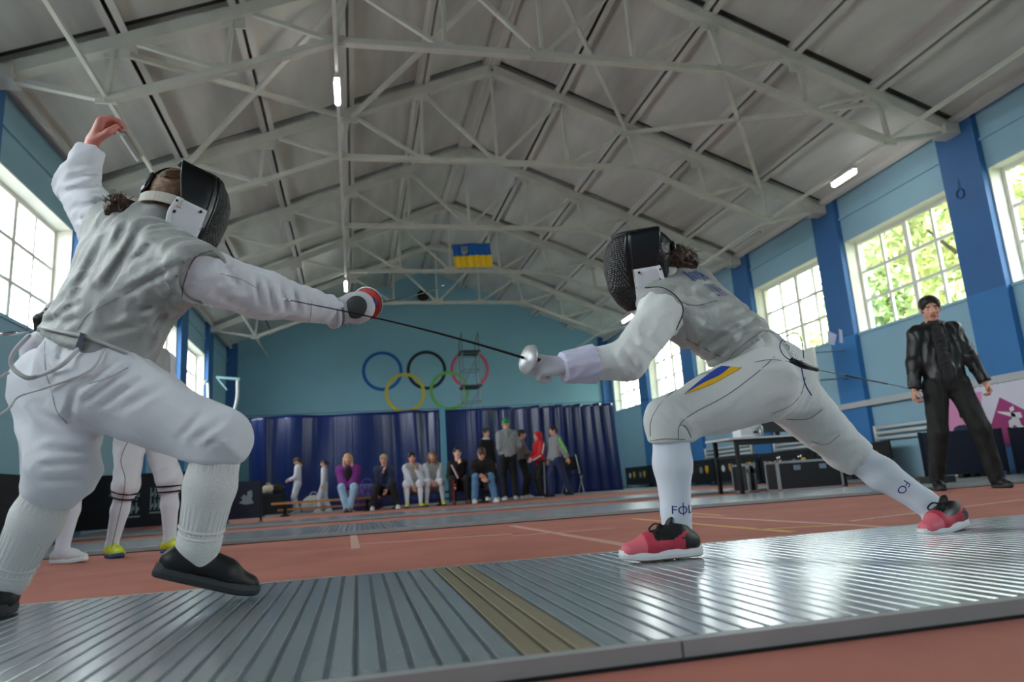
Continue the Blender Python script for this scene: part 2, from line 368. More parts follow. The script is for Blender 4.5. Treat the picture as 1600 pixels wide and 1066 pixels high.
# rails carrying the lamps, and the lamps
rails = {}
for nm, u, z, l in (('a', -5.03, 4.74, 'pale rail under the roof along the left wall'), ('b', -2.58, 5.60, 'pale rail with lamps left of the ridge'), ('c', 5.03, 4.74, 'pale rail with lamps along the right wall')):
    mb = MB(); mb.box((XM+u-0.022, 4.7, z-0.02), (XM+u+0.022, YEND-0.05, z+0.03)); rails[nm] = (XM+u, z)
    tag(mb.build('lamp_rail', m_steel, origin=(XM+u, 4.7, z)), l, 'rail', 'lamp rails')
def lamp(x, y0, y1, z, lit, label):
    t = thing('tube_lamp', label, 'lamp', (x, (y0+y1)/2, z), 'tube lamps')
    mb = MB(); mb.box((x-0.035, y0, z-0.02), (x+0.035, y1, z+0.03)); mb.build('housing', m_lamph, t)
    mb = MB(); mb.tube([(x, y0+.01, z-0.055), (x, y0+0.04, z-0.06), (x, y1-0.04, z-0.06), (x, y1-.01, z-0.055)], [0.02, 0.036, 0.036, 0.02], 12); mb.build('tube', m_lamp if lit else m_lampoff, t, True)
    mb = MB(); mb.bar((x, y0+.2, z), (x, y0+.2, z+.07), .02, .02); mb.bar((x, y1-.2, z), (x, y1-.2, z+.07), .02, .02); mb.build('bracket', m_blackmet, t)
zb = rails['b'][1]-0.07; zc = rails['c'][1]-0.07
for pa, pb, r, lit, l in (((533, 125), (533, 163), 'b', True, 'lit white tube lamp high left of the ridge'), ((541, 441), (541, 454), 'b', True, 'lit white tube lamp just above the red foil guard'),
                          ((1337, 266), (1300, 290), 'c', True, 'lit white tube lamp beside the tree window'), ((1000, 489), (977, 503), 'c', True, 'lit white tube lamp behind the lunging fencer arm'),
                          ((1170, 371), (1149, 382), 'c', False, 'unlit tube lamp by the right wall, above the brown ponytail'), ((185, 207), (213, 250), 'a', False, 'unlit tube lamp on the left rail above the hair bun')):
    x, z = rails[r]; z -= 0.07
    ya, yb = PZ(pa[0], pa[1], z-.05)[1], PZ(pb[0], pb[1], z-.05)[1]
    if yb-ya > 1.4 or yb-ya < .5: m_ = (ya+yb)/2; ya, yb = m_-0.5, m_+0.5
    lamp(x, ya, yb, z, lit, l)
# ------------------------------------------------------------------ smooth bodies: blended round cones turned into one surface
def A3(*p): return np.array(p, float)
def lerp(a, b, t): return np.asarray(a, float)*(1-t)+np.asarray(b, float)*t
def unit(v): v = np.asarray(v, float); return v/(np.linalg.norm(v)+1e-12)
class Pr:      # a round cone from a to b; flat=(direction, factor) squeezes it, ends=(cut at a, cut at b)
    __slots__ = ('a', 'b', 'ra', 'rb', 'flat', 'ends')
    def __init__(s, a, b, ra, rb=None, flat=None, ends=(False, False)):
        s.a = np.asarray(a, float); s.b = np.asarray(b, float); s.ra = ra; s.rb = ra if rb is None else rb; s.flat = flat; s.ends = ends
def field(prims, lo, n, h, k):
    F = np.full(n, 1.0, np.float32)
    for p in prims:
        rm = max(p.ra, p.rb)
        if p.flat is not None: rm *= max(1.0, p.flat[1])
        mn = np.minimum(p.a, p.b)-rm-k-3*h; mx = np.maximum(p.a, p.b)+rm+k+3*h
        i0 = np.maximum(np.floor((mn-lo)/h).astype(int), 0); i1 = np.minimum(np.ceil((mx-lo)/h).astype(int)+1, n)
        if np.any(i1 <= i0): continue
        X = (lo[0]+h*np.arange(i0[0], i1[0]))[:, None, None].astype(np.float32)-np.float32(p.a[0])
        Y = (lo[1]+h*np.arange(i0[1], i1[1]))[None, :, None].astype(np.float32)-np.float32(p.a[1])
        Z = (lo[2]+h*np.arange(i0[2], i1[2]))[None, None, :].astype(np.float32)-np.float32(p.a[2])
        d = (p.b-p.a); L2 = float(d@d)+1e-9
        tt = (X*np.float32(d[0])+Y*np.float32(d[1])+Z*np.float32(d[2]))/np.float32(L2)
        t = np.clip(tt, 0, 1)
        ox, oy, oz = X-t*np.float32(d[0]), Y-t*np.float32(d[1]), Z-t*np.float32(d[2])
        sc_ = 1.0
        if p.flat is not None:
            nn, s = p.flat; g = (ox*np.float32(nn[0])+oy*np.float32(nn[1])+oz*np.float32(nn[2]))*np.float32(1.0/s-1.0)
            ox = ox+g*np.float32(nn[0]); oy = oy+g*np.float32(nn[1]); oz = oz+g*np.float32(nn[2]); sc_ = min(1.0, s)
        D = (np.sqrt(ox*ox+oy*oy+oz*oz)-(np.float32(p.ra)+t*np.float32(p.rb-p.ra)))*np.float32(sc_)
        Ln = math.sqrt(L2)
        if p.ends[1]: D = np.maximum(D, (tt-1)*np.float32(Ln))
        if p.ends[0]: D = np.maximum(D, -tt*np.float32(Ln))
        sl = (slice(i0[0], i1[0]), slice(i0[1], i1[1]), slice(i0[2], i1[2]))
        Fs = F[sl]; hh = np.clip(0.5+0.5*(Fs-D)/np.float32(k), 0, 1)
        F[sl] = Fs*(1-hh)+D*hh-np.float32(k)*hh*(1-hh)
    return F
def nets(F, lo, h):
    S = F < 0
    nx, ny, nz = F.shape
    c = S[:-1, :-1, :-1].astype(np.int8)
    acc = np.zeros((nx-1, ny-1, nz-1), np.int8)
    for i in (0, 1):
        for j in (0, 1):
            for k in (0, 1): acc += S[i:nx-1+i, j:ny-1+j, k:nz-1+k]
    act = (acc > 0) & (acc < 8); ids = -np.ones(act.shape, np.int64); I = np.argwhere(act); ids[act] = np.arange(len(I))
    if len(I) == 0: return np.zeros((0, 3)), np.zeros((0, 4), int)
    pos = np.zeros((len(I), 3)); cnt = np.zeros(len(I))
    cor = [(i, j, k) for i in (0, 1) for j in (0, 1) for k in (0, 1)]
    for a in range(8):
        for b in range(a+1, 8):
            A, B = cor[a], cor[b]
            if sum(abs(A[q]-B[q]) for q in range(3)) != 1: continue
            fa = F[I[:, 0]+A[0], I[:, 1]+A[1], I[:, 2]+A[2]].astype(float); fb = F[I[:, 0]+B[0], I[:, 1]+B[1], I[:, 2]+B[2]].astype(float)
            m = (fa < 0) != (fb < 0); t = np.where(m, fa/(fa-fb+1e-12), 0)
            for q in range(3): pos[:, q] += np.where(m, A[q]+t*(B[q]-A[q]), 0)
            cnt += m
    V = lo+h*(I+pos/cnt[:, None])
    faces = []
    for ax in range(3):
        o = [0, 0, 0]; o[ax] = 1
        s0 = S[:nx-o[0], :ny-o[1], :nz-o[2]]; s1 = S[o[0]:, o[1]:, o[2]:]
        E = np.argwhere(s0 != s1)
        b1, b2 = (ax+1) % 3, (ax+2) % 3
        ok = (E[:, b1] > 0) & (E[:, b2] > 0)
        lim = [nx-1, ny-1, nz-1]
        ok &= (E[:, b1] < lim[b1]) & (E[:, b2] < lim[b2]) & (E[:, ax] < lim[ax])
        E = E[ok]
        def cid(d1, d2):
            q = E.copy(); q[:, b1] -= d1; q[:, b2] -= d2; return ids[q[:, 0], q[:, 1], q[:, 2]]
        Q = np.stack([cid(1, 1), cid(0, 1), cid(0, 0), cid(1, 0)], 1)
        ins = s0[E[:, 0], E[:, 1], E[:, 2]]
        Q[~ins] = Q[~ins][:, ::-1]
        faces.append(Q)
    Fc = np.concatenate(faces); Fc = Fc[(Fc >= 0).all(1)]
    return V, Fc
def surf(prims, h=0.01, k=0.02, cuts=(), subs=(), disp=None, ks=0.01):
    lo = np.min([np.minimum(p.a, p.b)-max(p.ra, p.rb)*(max(1, p.flat[1]) if p.flat is not None else 1) for p in prims], 0)-4*h-k*0.3
    hi = np.max([np.maximum(p.a, p.b)+max(p.ra, p.rb)*(max(1, p.flat[1]) if p.flat is not None else 1) for p in prims], 0)+4*h+k*0.3
    n = np.ceil((hi-lo)/h).astype(int)+1
    F = field(prims, lo, n, h, k)
    if cuts or disp is not None:
        X = (lo[0]+h*np.arange(n[0]))[:, None, None]; Y = (lo[1]+h*np.arange(n[1]))[None, :, None]; Z = (lo[2]+h*np.arange(n[2]))[None, None, :]
    if disp is not None: F = F+disp(X, Y, Z).astype(np.float32)
    for c, nn in cuts:
        F = np.maximum(F, (X-c[0])*nn[0]+(Y-c[1])*nn[1]+(Z-c[2])*nn[2])
    if subs:
        G = field(list(subs), lo, n, h, ks); F = np.maximum(F, -G)
    F[0] = F[-1] = 1; F[:, 0] = F[:, -1] = 1; F[:, :, 0] = F[:, :, -1] = 1
    return nets(F, lo, h)
def folds(seed, amp, wl, axis=None, aniso=0.35, n=7):
    r = np.random.RandomState(seed); ks = []
    for i in range(n):
        d = r.normal(size=3)
        if axis is not None: ax = unit(axis); d = d-ax*(d@ax)*(1-aniso)     # folds run along the axis
        d = unit(d)*2*PI/(wl*r.uniform(0.6, 1.7)); ks.append((d, r.uniform(0, 6.28), r.normal(size=3)*3.0, r.uniform(0, 6.28)))
    def f(X, Y, Z):
        s = 0
        for d, ph, w, p2 in ks: s = s+np.sin(d[0]*X+d[1]*Y+d[2]*Z+ph+1.4*np.sin(w[0]*X*3+w[1]*Y*3+w[2]*Z*3+p2))
        s = s/math.sqrt(n)
        return amp*1.5*(np.minimum(np.abs(s), 1.4)-0.6)
    return f
def creases(lst, base=None):
    # pressed-in or raised folds along given lines of the cloth; each goes straight through the cloth's thickness
    def f(X, Y, Z):
        X, Y, Z = np.broadcast_arrays(X, Y, Z); dx, dy, dz = X-CAM[0], Y-CAM[1], Z-CAM[2]
        w = dx*AF[0]+dy*AF[1]+dz*AF[2]; u = 800+FPX*(dx*AR[0]+dy*AR[1]+dz*AR[2])/w; v = 533-FPX*(dx*AU[0]+dy*AU[1]+dz*AU[2])/w
        s = base(X, Y, Z) if base is not None else 0.0
        for x0, y0, x1, y1, wd, dp in lst:
            ex, ey = x1-x0, y1-y0; L2 = ex*ex+ey*ey; t = np.clip(((u-x0)*ex+(v-y0)*ey)/L2, 0, 1); q = (u-x0-t*ex)**2+(v-y0-t*ey)**2
            sd = ((u-x0)*ey-(v-y0)*ex)/math.sqrt(L2)
            s = s+dp*np.exp(-q/(wd*wd))*(4*t*(1-t))**.5 - dp*.6*np.exp(-((np.abs(sd)-wd*1.8)**2+np.maximum(0, q-sd*sd))/(wd*wd))*(4*t*(1-t))**.5
        return s
    return f
def xf(V, M): V = np.asarray(V, float); return V@np.array(M)[:3, :3].T+np.array(M)[:3, 3]
def frame(o, x, up, s=1.0, mirror=False):
    x = unit(x); y = unit(np.cross(up, x)); z = np.cross(x, y)
    M = np.eye(4); M[:3, 0] = x*s; M[:3, 1] = (-y if mirror else y)*s; M[:3, 2] = z*s; M[:3, 3] = o; return M
def ik(a, b, l1, l2, pole):
    a = np.asarray(a, float); b = np.asarray(b, float); d = b-a; L = np.linalg.norm(d); L_ = min(L, (l1+l2)*0.999); u = unit(d)
    b = a+u*L_; x = (l1*l1-l2*l2+L_*L_)/(2*L_); hgt = math.sqrt(max(l1*l1-x*x, 0)); p = np.asarray(pole, float); p = p-u*(p@u)
    return a+u*x+unit(p)*hgt, b

# ---- skin, hair and the canonical head, hands and shoes (built once, in their own frames: x forward, y left, z up)
m_skin = mat('skin', C(214, 160, 136), 0.5, var=0.05, vs=12); m_skinp = mat('skin_pale', C(224, 180, 160), 0.5, var=0.05, vs=12); m_skinr = mat('skin_flushed', C(206, 128, 116), 0.5, var=0.08, vs=10)
m_lip = mat('lips', C(170, 92, 86), 0.4); m_eyew = mat('eye_white', C(225, 222, 216), 0.25); m_iris = mat('iris', C(45, 32, 26), 0.2); m_brow = mat('eyebrow', C(40, 30, 26), 0.7)
def head_mesh():
    pr = [Pr((-0.022, 0, 0.038), (0.012, 0, 0.036), 0.077, 0.075), Pr((0.035, 0, 0.0), (0.03, 0, -0.03), 0.058, 0.054), Pr((0.052, 0, -0.078), (0.02, 0, -0.05), 0.030, 0.052),
          Pr((0.0, 0.042, -0.05), (0.045, 0.012, -0.088), 0.024, 0.02), Pr((0.0, -0.042, -0.05), (0.045, -0.012, -0.088), 0.024, 0.02),
          Pr((0.066, 0.022, 0.03), (0.066, -0.022, 0.03), 0.024), Pr((0.055, 0.036, -0.02), (0.05, 0.03, -0.04), 0.022), Pr((0.055, -0.036, -0.02), (0.05, -0.03, -0.04), 0.022),
          Pr((-0.02, 0, -0.06), (-0.035, 0, -0.16), 0.052, 0.056)]
    nose = [Pr((0.086, 0, 0.022), (0.108, 0, -0.018), 0.008, 0.0125), Pr((0.096, 0.010, -0.022), (0.096, -0.010, -0.022), 0.0085)]
    mouth = [Pr((0.080, 0.018, -0.052), (0.080, -0.018, -0.052), 0.009)]
    lo = []
    subs = [Pr((0.098, 0.032, 0.010), (0.098, 0.034, 0.008), 0.015), Pr((0.098, -0.032, 0.010), (0.098, -0.034, 0.008), 0.015)]
    ears = [Pr((-0.006, s*0.077, 0.018), (-0.002, s*0.076, -0.022), 0.016, 0.010, flat=((0, 1, 0), 0.5)) for s in (-1, 1)]
    V, F = surf(pr+nose+mouth+ears, 0.0058, 0.016, subs=subs)
    parts = [(V, F, None)]
    c = V[F].mean(1); idx = np.zeros(len(F), int)
    lips = (np.abs(c[:, 2]+0.052) < 0.0075) & (np.abs(c[:, 1]) < 0.022) & (c[:, 0] > 0.076); idx[lips] = 1
    br = (np.abs(c[:, 2]-0.034+0.12*np.abs(np.abs(c[:, 1])-0.03)) < 0.0055) & (np.abs(np.abs(c[:, 1])-0.032) < 0.018) & (c[:, 0] > 0.06); idx[br] = 4
    Vs, Fs, Is = [V], [F], [idx]; n = len(V)
    for s in (-1, 1):
        e, ef = surf([Pr((0.074, s*0.031, 0.010), (0.074, s*0.031, 0.0099), 0.0125)], 0.004, 0.004); ce = e[ef].mean(1)
        Is.append(np.where((ce[:, 0] > 0.0825) & (np.hypot(ce[:, 1]-s*0.031, ce[:, 2]-0.010) < 0.006), 3, 2)); Vs.append(e); Fs.append(ef+n); n += len(e)
    return np.concatenate(Vs), np.concatenate(Fs), np.concatenate(Is)
HEAD = head_mesh()
def hand_prims(curl, spread=0.0, thumb=0.6):
    pr = [Pr((-0.01, 0, 0), (0.02, 0, 0), 0.024, 0.027, flat=((0, 0, 1), 0.75)), Pr((0.02, 0.014, 0), (0.078, 0.024, 0), 0.021, 0.017, flat=((0, 0, 1), 0.75)), Pr((0.02, -0.012, 0), (0.072, -0.026, 0), 0.021, 0.016, flat=((0, 0, 1), 0.75)), Pr((0.03, 0.0, 0), (0.08, 0.0, 0), 0.022, 0.017, flat=((0, 0, 1), 0.75))]
    fin = []
    for i, (y, L, r) in enumerate(((0.030, 0.072, 0.0088), (0.010, 0.080, 0.0092), (-0.010, 0.075, 0.0088), (-0.029, 0.060, 0.0078))):
        p = A3(0.078-0.004*abs(i-1), y, 0.002); a = 0.0; yaw = spread*(1.5-i)*0.12
        for s, (fr, da) in enumerate(((0.45, curl*1.15), (0.32, curl*1.35), (0.23, curl*0.9))):
            a += da; d = A3(math.cos(a)*math.cos(yaw), math.sin(yaw)*math.cos(a), -math.sin(a)); q = p+d*L*fr
            fin.append(Pr(p, q, r*(1-0.08*s), r*(0.94-0.08*s))); p = q
    p = A3(0.018, 0.026, -0.006); d1 = unit((0.62, 0.72-0.5*curl*thumb, -0.30-0.25*curl)); q = p+d1*0.044; d2 = unit((0.9, 0.25-0.75*curl*thumb, -0.35-0.2*curl)); e = q+d2*0.030
    fin += [Pr(p, q, 0.0125, 0.0105), Pr(q, e, 0.0105, 0.0088)]
    return pr+fin
def hand_mesh(curl, spread=0.3, h=0.0042, inflate=0.0):
    pr = hand_prims(curl, spread)
    for p in pr: p.ra += inflate; p.rb += inflate
    return surf(pr, h, 0.006)
HANDS = {'relaxed': hand_mesh(0.28), 'half': hand_mesh(0.62), 'fist': hand_mesh(1.15)}
def shoe_meshes(h=0.0055):
    up = [Pr((-0.045, 0, 0.045), (-0.015, 0, 0.05), 0.034, 0.036), Pr((-0.005, 0, 0.085), (-0.02, 0, 0.06), 0.036, 0.038), Pr((0.0, 0, 0.055), (0.09, 0, 0.045), 0.040, 0.040), Pr((0.09, 0.003, 0.042), (0.155, 0.005, 0.034), 0.043, 0.034, flat=((0, 0, 1), 0.8)), Pr((0.02, 0, 0.075), (0.09, 0, 0.055), 0.026, 0.024)]
    U = surf(up, h, 0.02, cuts=[((0, 0, 0.022), (0, 0, -1)), ((-0.01, 0, 0.104), (-0.22, 0, 0.97))])
    n = 40; rings = []
    def outline(e):
        pts = []
        for k in range(n):
            t = 2*PI*k/n; c, s = math.cos(t), math.sin(t)
            x = 0.055+(0.135+e)*c; w = 0.036+0.008*max(0, (x-0.02)/0.13)*(1 if x < 0.16 else 0.9)
            pts.append((x, (w+e)*math.copysign(abs(s)**0.75, s)+0.004*max(0, x-0.05)*10*0.1))
        return pts
    V = []; F = []
    for e, z in ((-0.004, 0.0), (0.003, 0.004), (0.005, 0.014), (0.002, 0.027)):
        for (x, y) in outline(e): V.append((x, y, z+0.010*max(0, (x-0.13)/0.06)+(0.010*max(0, (0.0-x)/0.08) if z > 0.02 else 0)))
    for i in range(3):
        for k in range(n): F.append((i*n+k, i*n+(k+1) % n, (i+1)*n+(k+1) % n, (i+1)*n+k))
    F.append(tuple(range(n))[::-1]); F.append(tuple(3*n+k for k in range(n)))
    return U, (np.array(V), F)
SHOE = shoe_meshes()
def add_shoe(parent, M, mu, ms, name='shoe', label=None, ref=None):
    (U, UF), (S, SF) = SHOE
    o = obj(name, xf(U, M), UF, mu, parent, True)
    if label: o['label'] = label
    obj('sole', xf(S, M), SF, ms, o)
    lv = MB()
    for i in range(4):
        x = 0.035+0.016*i; z = 0.098-0.009*i
        lv.tube([xf([(x, -0.028+.002*i, z-0.016)], M)[0], xf([(x+0.006, 0, z-0.0005)], M)[0], xf([(x, 0.028-.002*i, z-0.016)], M)[0]], 0.003*np.linalg.norm(np.array(M)[:3, 0]), 5)
    lv.build('laces', mat('white_laces', C(215, 215, 215), .8) if mu is not MATS.get('white_leather') else mat('grey_laces', C(180, 180, 182), .8), o, True)
    return o

# ---- hair and hats in the head frame
def hair_mesh(style):
    sk = [Pr((-0.026, 0, 0.044), (0.010, 0, 0.046), 0.084, 0.078)]
    face = [Pr((0.115, 0, -0.02), (0.115, 0, 0.02), 0.064, 0.058), Pr((0.06, 0, -0.10), (0.03, 0, -0.08), 0.085, 0.07)]
    if style == 'short': return surf([Pr((-0.026, 0, 0.046), (0.012, 0, 0.050), 0.089, 0.083)]+[Pr((-0.045, 0, 0.0), (-0.05, 0, -0.03), 0.062, 0.05), Pr((0.068, 0.03, 0.078), (0.066, -0.03, 0.080), 0.030)], 0.007, 0.02, subs=face+[Pr((-0.005, s*0.082, -0.01), (0.0, s*0.082, -0.03), 0.02) for s in (-1, 1)], disp=folds(3, 0.0025, 0.03))
    if style == 'fringe': return surf(sk+[Pr((-0.045, 0, 0.0), (-0.05, 0, -0.04), 0.064, 0.05), Pr((0.075, 0.035, 0.055), (0.078, -0.035, 0.052), 0.026)], 0.007, 0.02, subs=[Pr((0.125, 0, -0.035), (0.125, 0, 0.0), 0.068, 0.062), Pr((0.06, 0, -0.10), (0.03, 0, -0.08), 0.085, 0.07)], disp=folds(4, 0.003, 0.03))
    if style == 'long': return surf(sk+[Pr((-0.03, 0, 0.0), (-0.05, 0, -0.16), 0.088, 0.075)]+[Pr((0.01, s*0.075, 0.02), (0.02, s*0.078, -0.17), 0.03, 0.034) for s in (-1, 1)], 0.008, 0.025, subs=[Pr((0.125, 0, -0.05), (0.125, 0, 0.02), 0.066, 0.058), Pr((0.09, 0, -0.14), (0.09, 0, -0.2), 0.05)], disp=folds(5, 0.004, 0.05, (0, 0, 1)))
    if style == 'pony': return surf(sk+[Pr((-0.045, 0, 0.0), (-0.05, 0, -0.02), 0.064, 0.05), Pr((-0.10, 0, 0.03), (-0.14, 0, -0.02), 0.026, 0.03), Pr((-0.14, 0, -0.02), (-0.13, 0, -0.13), 0.03, 0.014)], 0.007, 0.02, subs=face, disp=folds(6, 0.003, 0.03))
    if style == 'cap': return surf([Pr((-0.026, 0, 0.052), (0.006, 0, 0.052), 0.090, 0.086)], 0.007, 0.02, cuts=[((0, 0, 0.035), (0.12, 0, -0.99))], disp=folds(8, 0.002, 0.06))
    if style == 'hood': return surf([Pr((-0.035, 0, 0.04), (0.0, 0, 0.042), 0.102, 0.095), Pr((-0.04, 0, -0.02), (-0.03, 0, -0.15), 0.095, 0.085)], 0.008, 0.03, subs=[Pr((0.12, 0, -0.04), (0.12, 0, 0.02), 0.072, 0.066)], disp=folds(9, 0.003, 0.07))
HAIR = {}
def add_hair(parent, M, style, m, name=None):
    if style not in HAIR: HAIR[style] = hair_mesh(style)
    V, F = HAIR[style]
    return obj(name or ('cap' if style == 'cap' else 'hood' if style == 'hood' else 'hair'), xf(V, M), F, m, parent, True)

def torso_prims(pel, chest, neck, shL, shR, hipL, hipR, w, e=0.0, front=None):
    # a ribcage, belly and pelvis: two side columns, shoulder girdle and a squeezed middle
    side = unit(shL-shR); ax = unit(neck-pel); fw = unit(np.cross(side, ax))
    fl = (fw, 0.80)
    p = [Pr(lerp(pel, chest, .05)+side*.055*w, lerp(pel, chest, .95)+side*.085*w, .098*w+e, .098*w+e, fl), Pr(lerp(pel, chest, .05)-side*.055*w, lerp(pel, chest, .95)-side*.085*w, .098*w+e, .098*w+e, fl),
         Pr(lerp(pel, chest, .0), lerp(pel, chest, .7), .105*w+e, .11*w+e, fl),
         Pr(lerp(shL, neck, .12), lerp(shR, neck, .12), .062*w+e), Pr(lerp(chest, shL, .55), lerp(chest, shR, .55), .085*w+e, None, fl), Pr(lerp(chest, neck, .2), lerp(chest, neck, .9), .075*w+e, .055*w+e)]
    return p
def person(name_label, pos, yaw, height=1.72, sit=None, lean=0.0, head=(0, 0), feet=None, hands=None, hposes=('relaxed', 'relaxed'), top=None, legs=None, legstyle='trousers', sock=None, shoe=None, sole=None, hair=('short', None),
           skin=None, vest=None, h=0.014, wide=1.0, group=None, bag=0.012, hem=-0.06, extra=None, elbow=None, side_lean=0.0, hatc=None, brow=None):
    s = height/1.75; yw = math.radians(yaw); f = A3(math.cos(yw), math.sin(yw), 0); l = A3(-math.sin(yw), math.cos(yw), 0); z = A3(0, 0, 1)
    base = A3(pos[0], pos[1], pos[2] if len(pos) > 2 else 0.0)
    t = thing('person', name_label, 'person', base, group)
    L = lambda x, y, zz: base+(f*x+l*y+z*zz)*s
    if sit is None: pel = L(0, 0, 0.96)
    else: pel = base+z*(sit+0.12*s)
    la = math.radians(lean); ax = unit(z*math.cos(la)+f*math.sin(la)+l*side_lean)
    fx = unit(np.cross(l, ax))
    neck = pel+ax*0.52*s; chest = pel+ax*0.37*s
    shL, shR = pel+ax*0.452*s+l*.158*s*wide, pel+ax*0.452*s-l*.158*s*wide
    hipL, hipR = pel-ax*.04*s+l*.085*s, pel-ax*.04*s-l*.085*s
    if feet is None: feet = ((0.02, .11), (-0.02, -.11)) if sit is None else ((.40, .13), (.42, -.13))
    ankL, ankR = L(feet[0][0], feet[0][1], .09), L(feet[1][0], feet[1][1], .09)
    l1 = l2 = .43*s
    kL, ankL = ik(hipL, ankL, l1, l2, f*1.0+l*.15+(z*.5 if sit else 0)); kR, ankR = ik(hipR, ankR, l1, l2, f*1.0-l*.15+(z*.5 if sit else 0))
    if hands is None: hands = ((0.04, .24, .78), (0.04, -.24, .78)) if sit is None else ((.32, .08, (sit/s)+.20), (.32, -.08, (sit/s)+.20))
    hL, hR = L(*hands[0]), L(*hands[1])
    el = elbow or ((-f*.8+l*.5-z*.3), (-f*.8-l*.5-z*.3))
    eL, wL = ik(shL, hL, .275*s, .25*s, el[0]); eR, wR = ik(shR, hR, .275*s, .25*s, el[1])
    hy, hp = math.radians(head[0]), math.radians(head[1])
    hf = unit(f*math.cos(hy)*math.cos(hp)+l*math.sin(hy)*math.cos(hp)+z*math.sin(hp))
    hc = neck+unit(ax*.55+z*.45)*.150*s+hf*.02*s
    hup = unit(z*math.cos(hp)-(f*math.cos(hy)+l*math.sin(hy))*math.sin(hp))
    HM = frame(hc, hf, hup, s*1.02)
    sk = skin or m_skin
    # body: one continuous surface with head and hands joined in
    bp = torso_prims(pel, chest, neck, shL, shR, hipL, hipR, s*wide*.92)
    bp += [Pr(neck, hc-hup*.05*s, .05*s, .05*s), Pr(shL, eL, .045*s, .036*s), Pr(eL, wL, .036*s, .026*s), Pr(shR, eR, .045*s, .036*s), Pr(eR, wR, .036*s, .026*s),
           Pr(hipL, kL, .074*s, .05*s), Pr(kL, ankL, .048*s, .034*s), Pr(hipR, kR, .074*s, .05*s), Pr(kR, ankR, .048*s, .034*s)]
    V, F = surf(bp, h*1.15, .03*s); Vs, Fs, Is = [V], [F], [np.zeros(len(F), int)]; n = len(V)
    v, ff, ii = HEAD; Vs.append(xf(v, HM)); Fs.append(ff+n); Is.append(ii); n += len(v)
    for w_, e_, mir, ps in ((wL, eL, True, hposes[0]), (wR, eR, False, hposes[1])):
        v, ff = HANDS[ps]; d = unit(w_-e_); inward = (-l if mir else l)
        M = frame(w_+d*.005, d, unit(-inward*.8+f*.0+z*.2-d*((-inward*.8+z*.2)@d)), s, mir)
        Vs.append(xf(v, M)); Fs.append((ff[:, ::-1] if mir else ff)+n); Is.append(np.zeros(len(ff), int)); n += len(v)
    obj('body', np.concatenate(Vs), np.concatenate(Fs), [sk, m_lip, m_eyew, m_iris, brow or m_brow], t, True, np.concatenate(Is))
    # clothes
    fd = folds(int(abs(pos[0]*97+pos[1]*31)) % 999, .006*s, .11*s, ax)
    tp = torso_prims(pel, chest, neck, shL, shR, hipL, hipR, s*wide, bag)
    tp = tp[:3]+tp[3:5]+[Pr(lerp(chest, neck, .2), lerp(chest, neck, .75), .08*s+bag, .062*s+bag)]
    tp += [Pr(lerp(pel, chest, .15), pel+ax*hem*s, .118*s*wide+bag, .126*s*wide+bag, (fx, .82), (False, True))]
    for sh_, e_, w_ in ((shL, eL, wL), (shR, eR, wR)):
        tp += [Pr(sh_, e_, .056*s+bag, .046*s+bag), Pr(e_, lerp(e_, w_, .97), .046*s+bag, .036*s+bag, None, (False, True))]
    V, F = surf(tp, h, .03*s, disp=fd); o = obj('jacket', V, F, top, t, True)
    if vest is not None:
        vp = torso_prims(pel, chest, neck, shL, shR, hipL, hipR, s*wide, bag+.012)
        V, F = surf(vp[:3]+vp[4:5]+[Pr(lerp(chest, neck, .2), lerp(chest, neck, .8), .08*s+bag, .06*s+bag), Pr(lerp(shL, neck, .35), lerp(shR, neck, .35), .075*s+bag)], h, .03*s, cuts=[(pel+ax*.03*s, -ax), (shL+l*(-.005*s), l), (shR-l*(-.005*s), -l)], disp=fd); obj('vest', V, F, vest, t, True)
    tw = .015 if legstyle == 'trousers' else .02
    lp = [Pr(hipL, hipR, .098*s+tw*.5), Pr(lerp(pel, chest, .12), pel, .105*s*wide+.004, .11*s*wide)]
    for hp_, k_, a_ in ((hipL, kL, ankL), (hipR, kR, ankR)):
        lp.append(Pr(hp_, k_, .088*s+tw, .062*s+tw))
        if legstyle == 'trousers': lp.append(Pr(k_, a_+unit(a_-k_)*.03*s, .060*s+tw, .046*s+tw, None, (False, True)))
        elif legstyle == 'breeches': lp.append(Pr(k_, lerp(k_, a_, .22), .062*s+tw, .056*s+tw*.6, None, (False, True)))
    V, F = surf(lp, h, .03*s, disp=folds(int(abs(pos[0]*53+7)) % 999, .006*s, .12*s, hipL-kL)); obj('breeches' if legstyle == 'breeches' else 'trousers', V, F, legs, t, True)
    if legstyle == 'breeches' and sock is not None:
        for k_, a_ in ((kL, ankL), (kR, ankR)):
            V, F = surf([Pr(lerp(k_, a_, .12), lerp(k_, a_, .42), .058*s, .060*s), Pr(lerp(k_, a_, .42), a_, .060*s, .040*s), Pr(a_, a_-z*.03*s, .04*s)], h*.8, .02*s, cuts=[]); obj('sock', V, F, sock, t, True)
    for a_, k_, q in ((ankL, kL, 0), (ankR, kR, 1)):
        fy = math.radians((8 if q == 0 else -8)); d = f*math.cos(fy)+l*math.sin(fy)
        M = frame(A3(a_[0], a_[1], base[2])+z*max(0, a_[2]-base[2]-.09*s), d, z, s*1.02)
        add_shoe(t, M, shoe, sole)
    if hair[0]: add_hair(t, HM, hair[0], hair[1])
    return dict(t=t, HM=HM, pel=pel, chest=chest, neck=neck, ax=ax, f=f, l=l, shL=shL, shR=shR, eL=eL, eR=eR, wL=wL, wR=wR, kL=kL, kR=kR, ankL=ankL, ankR=ankR, hipL=hipL, hipR=hipR, s=s, hc=hc)
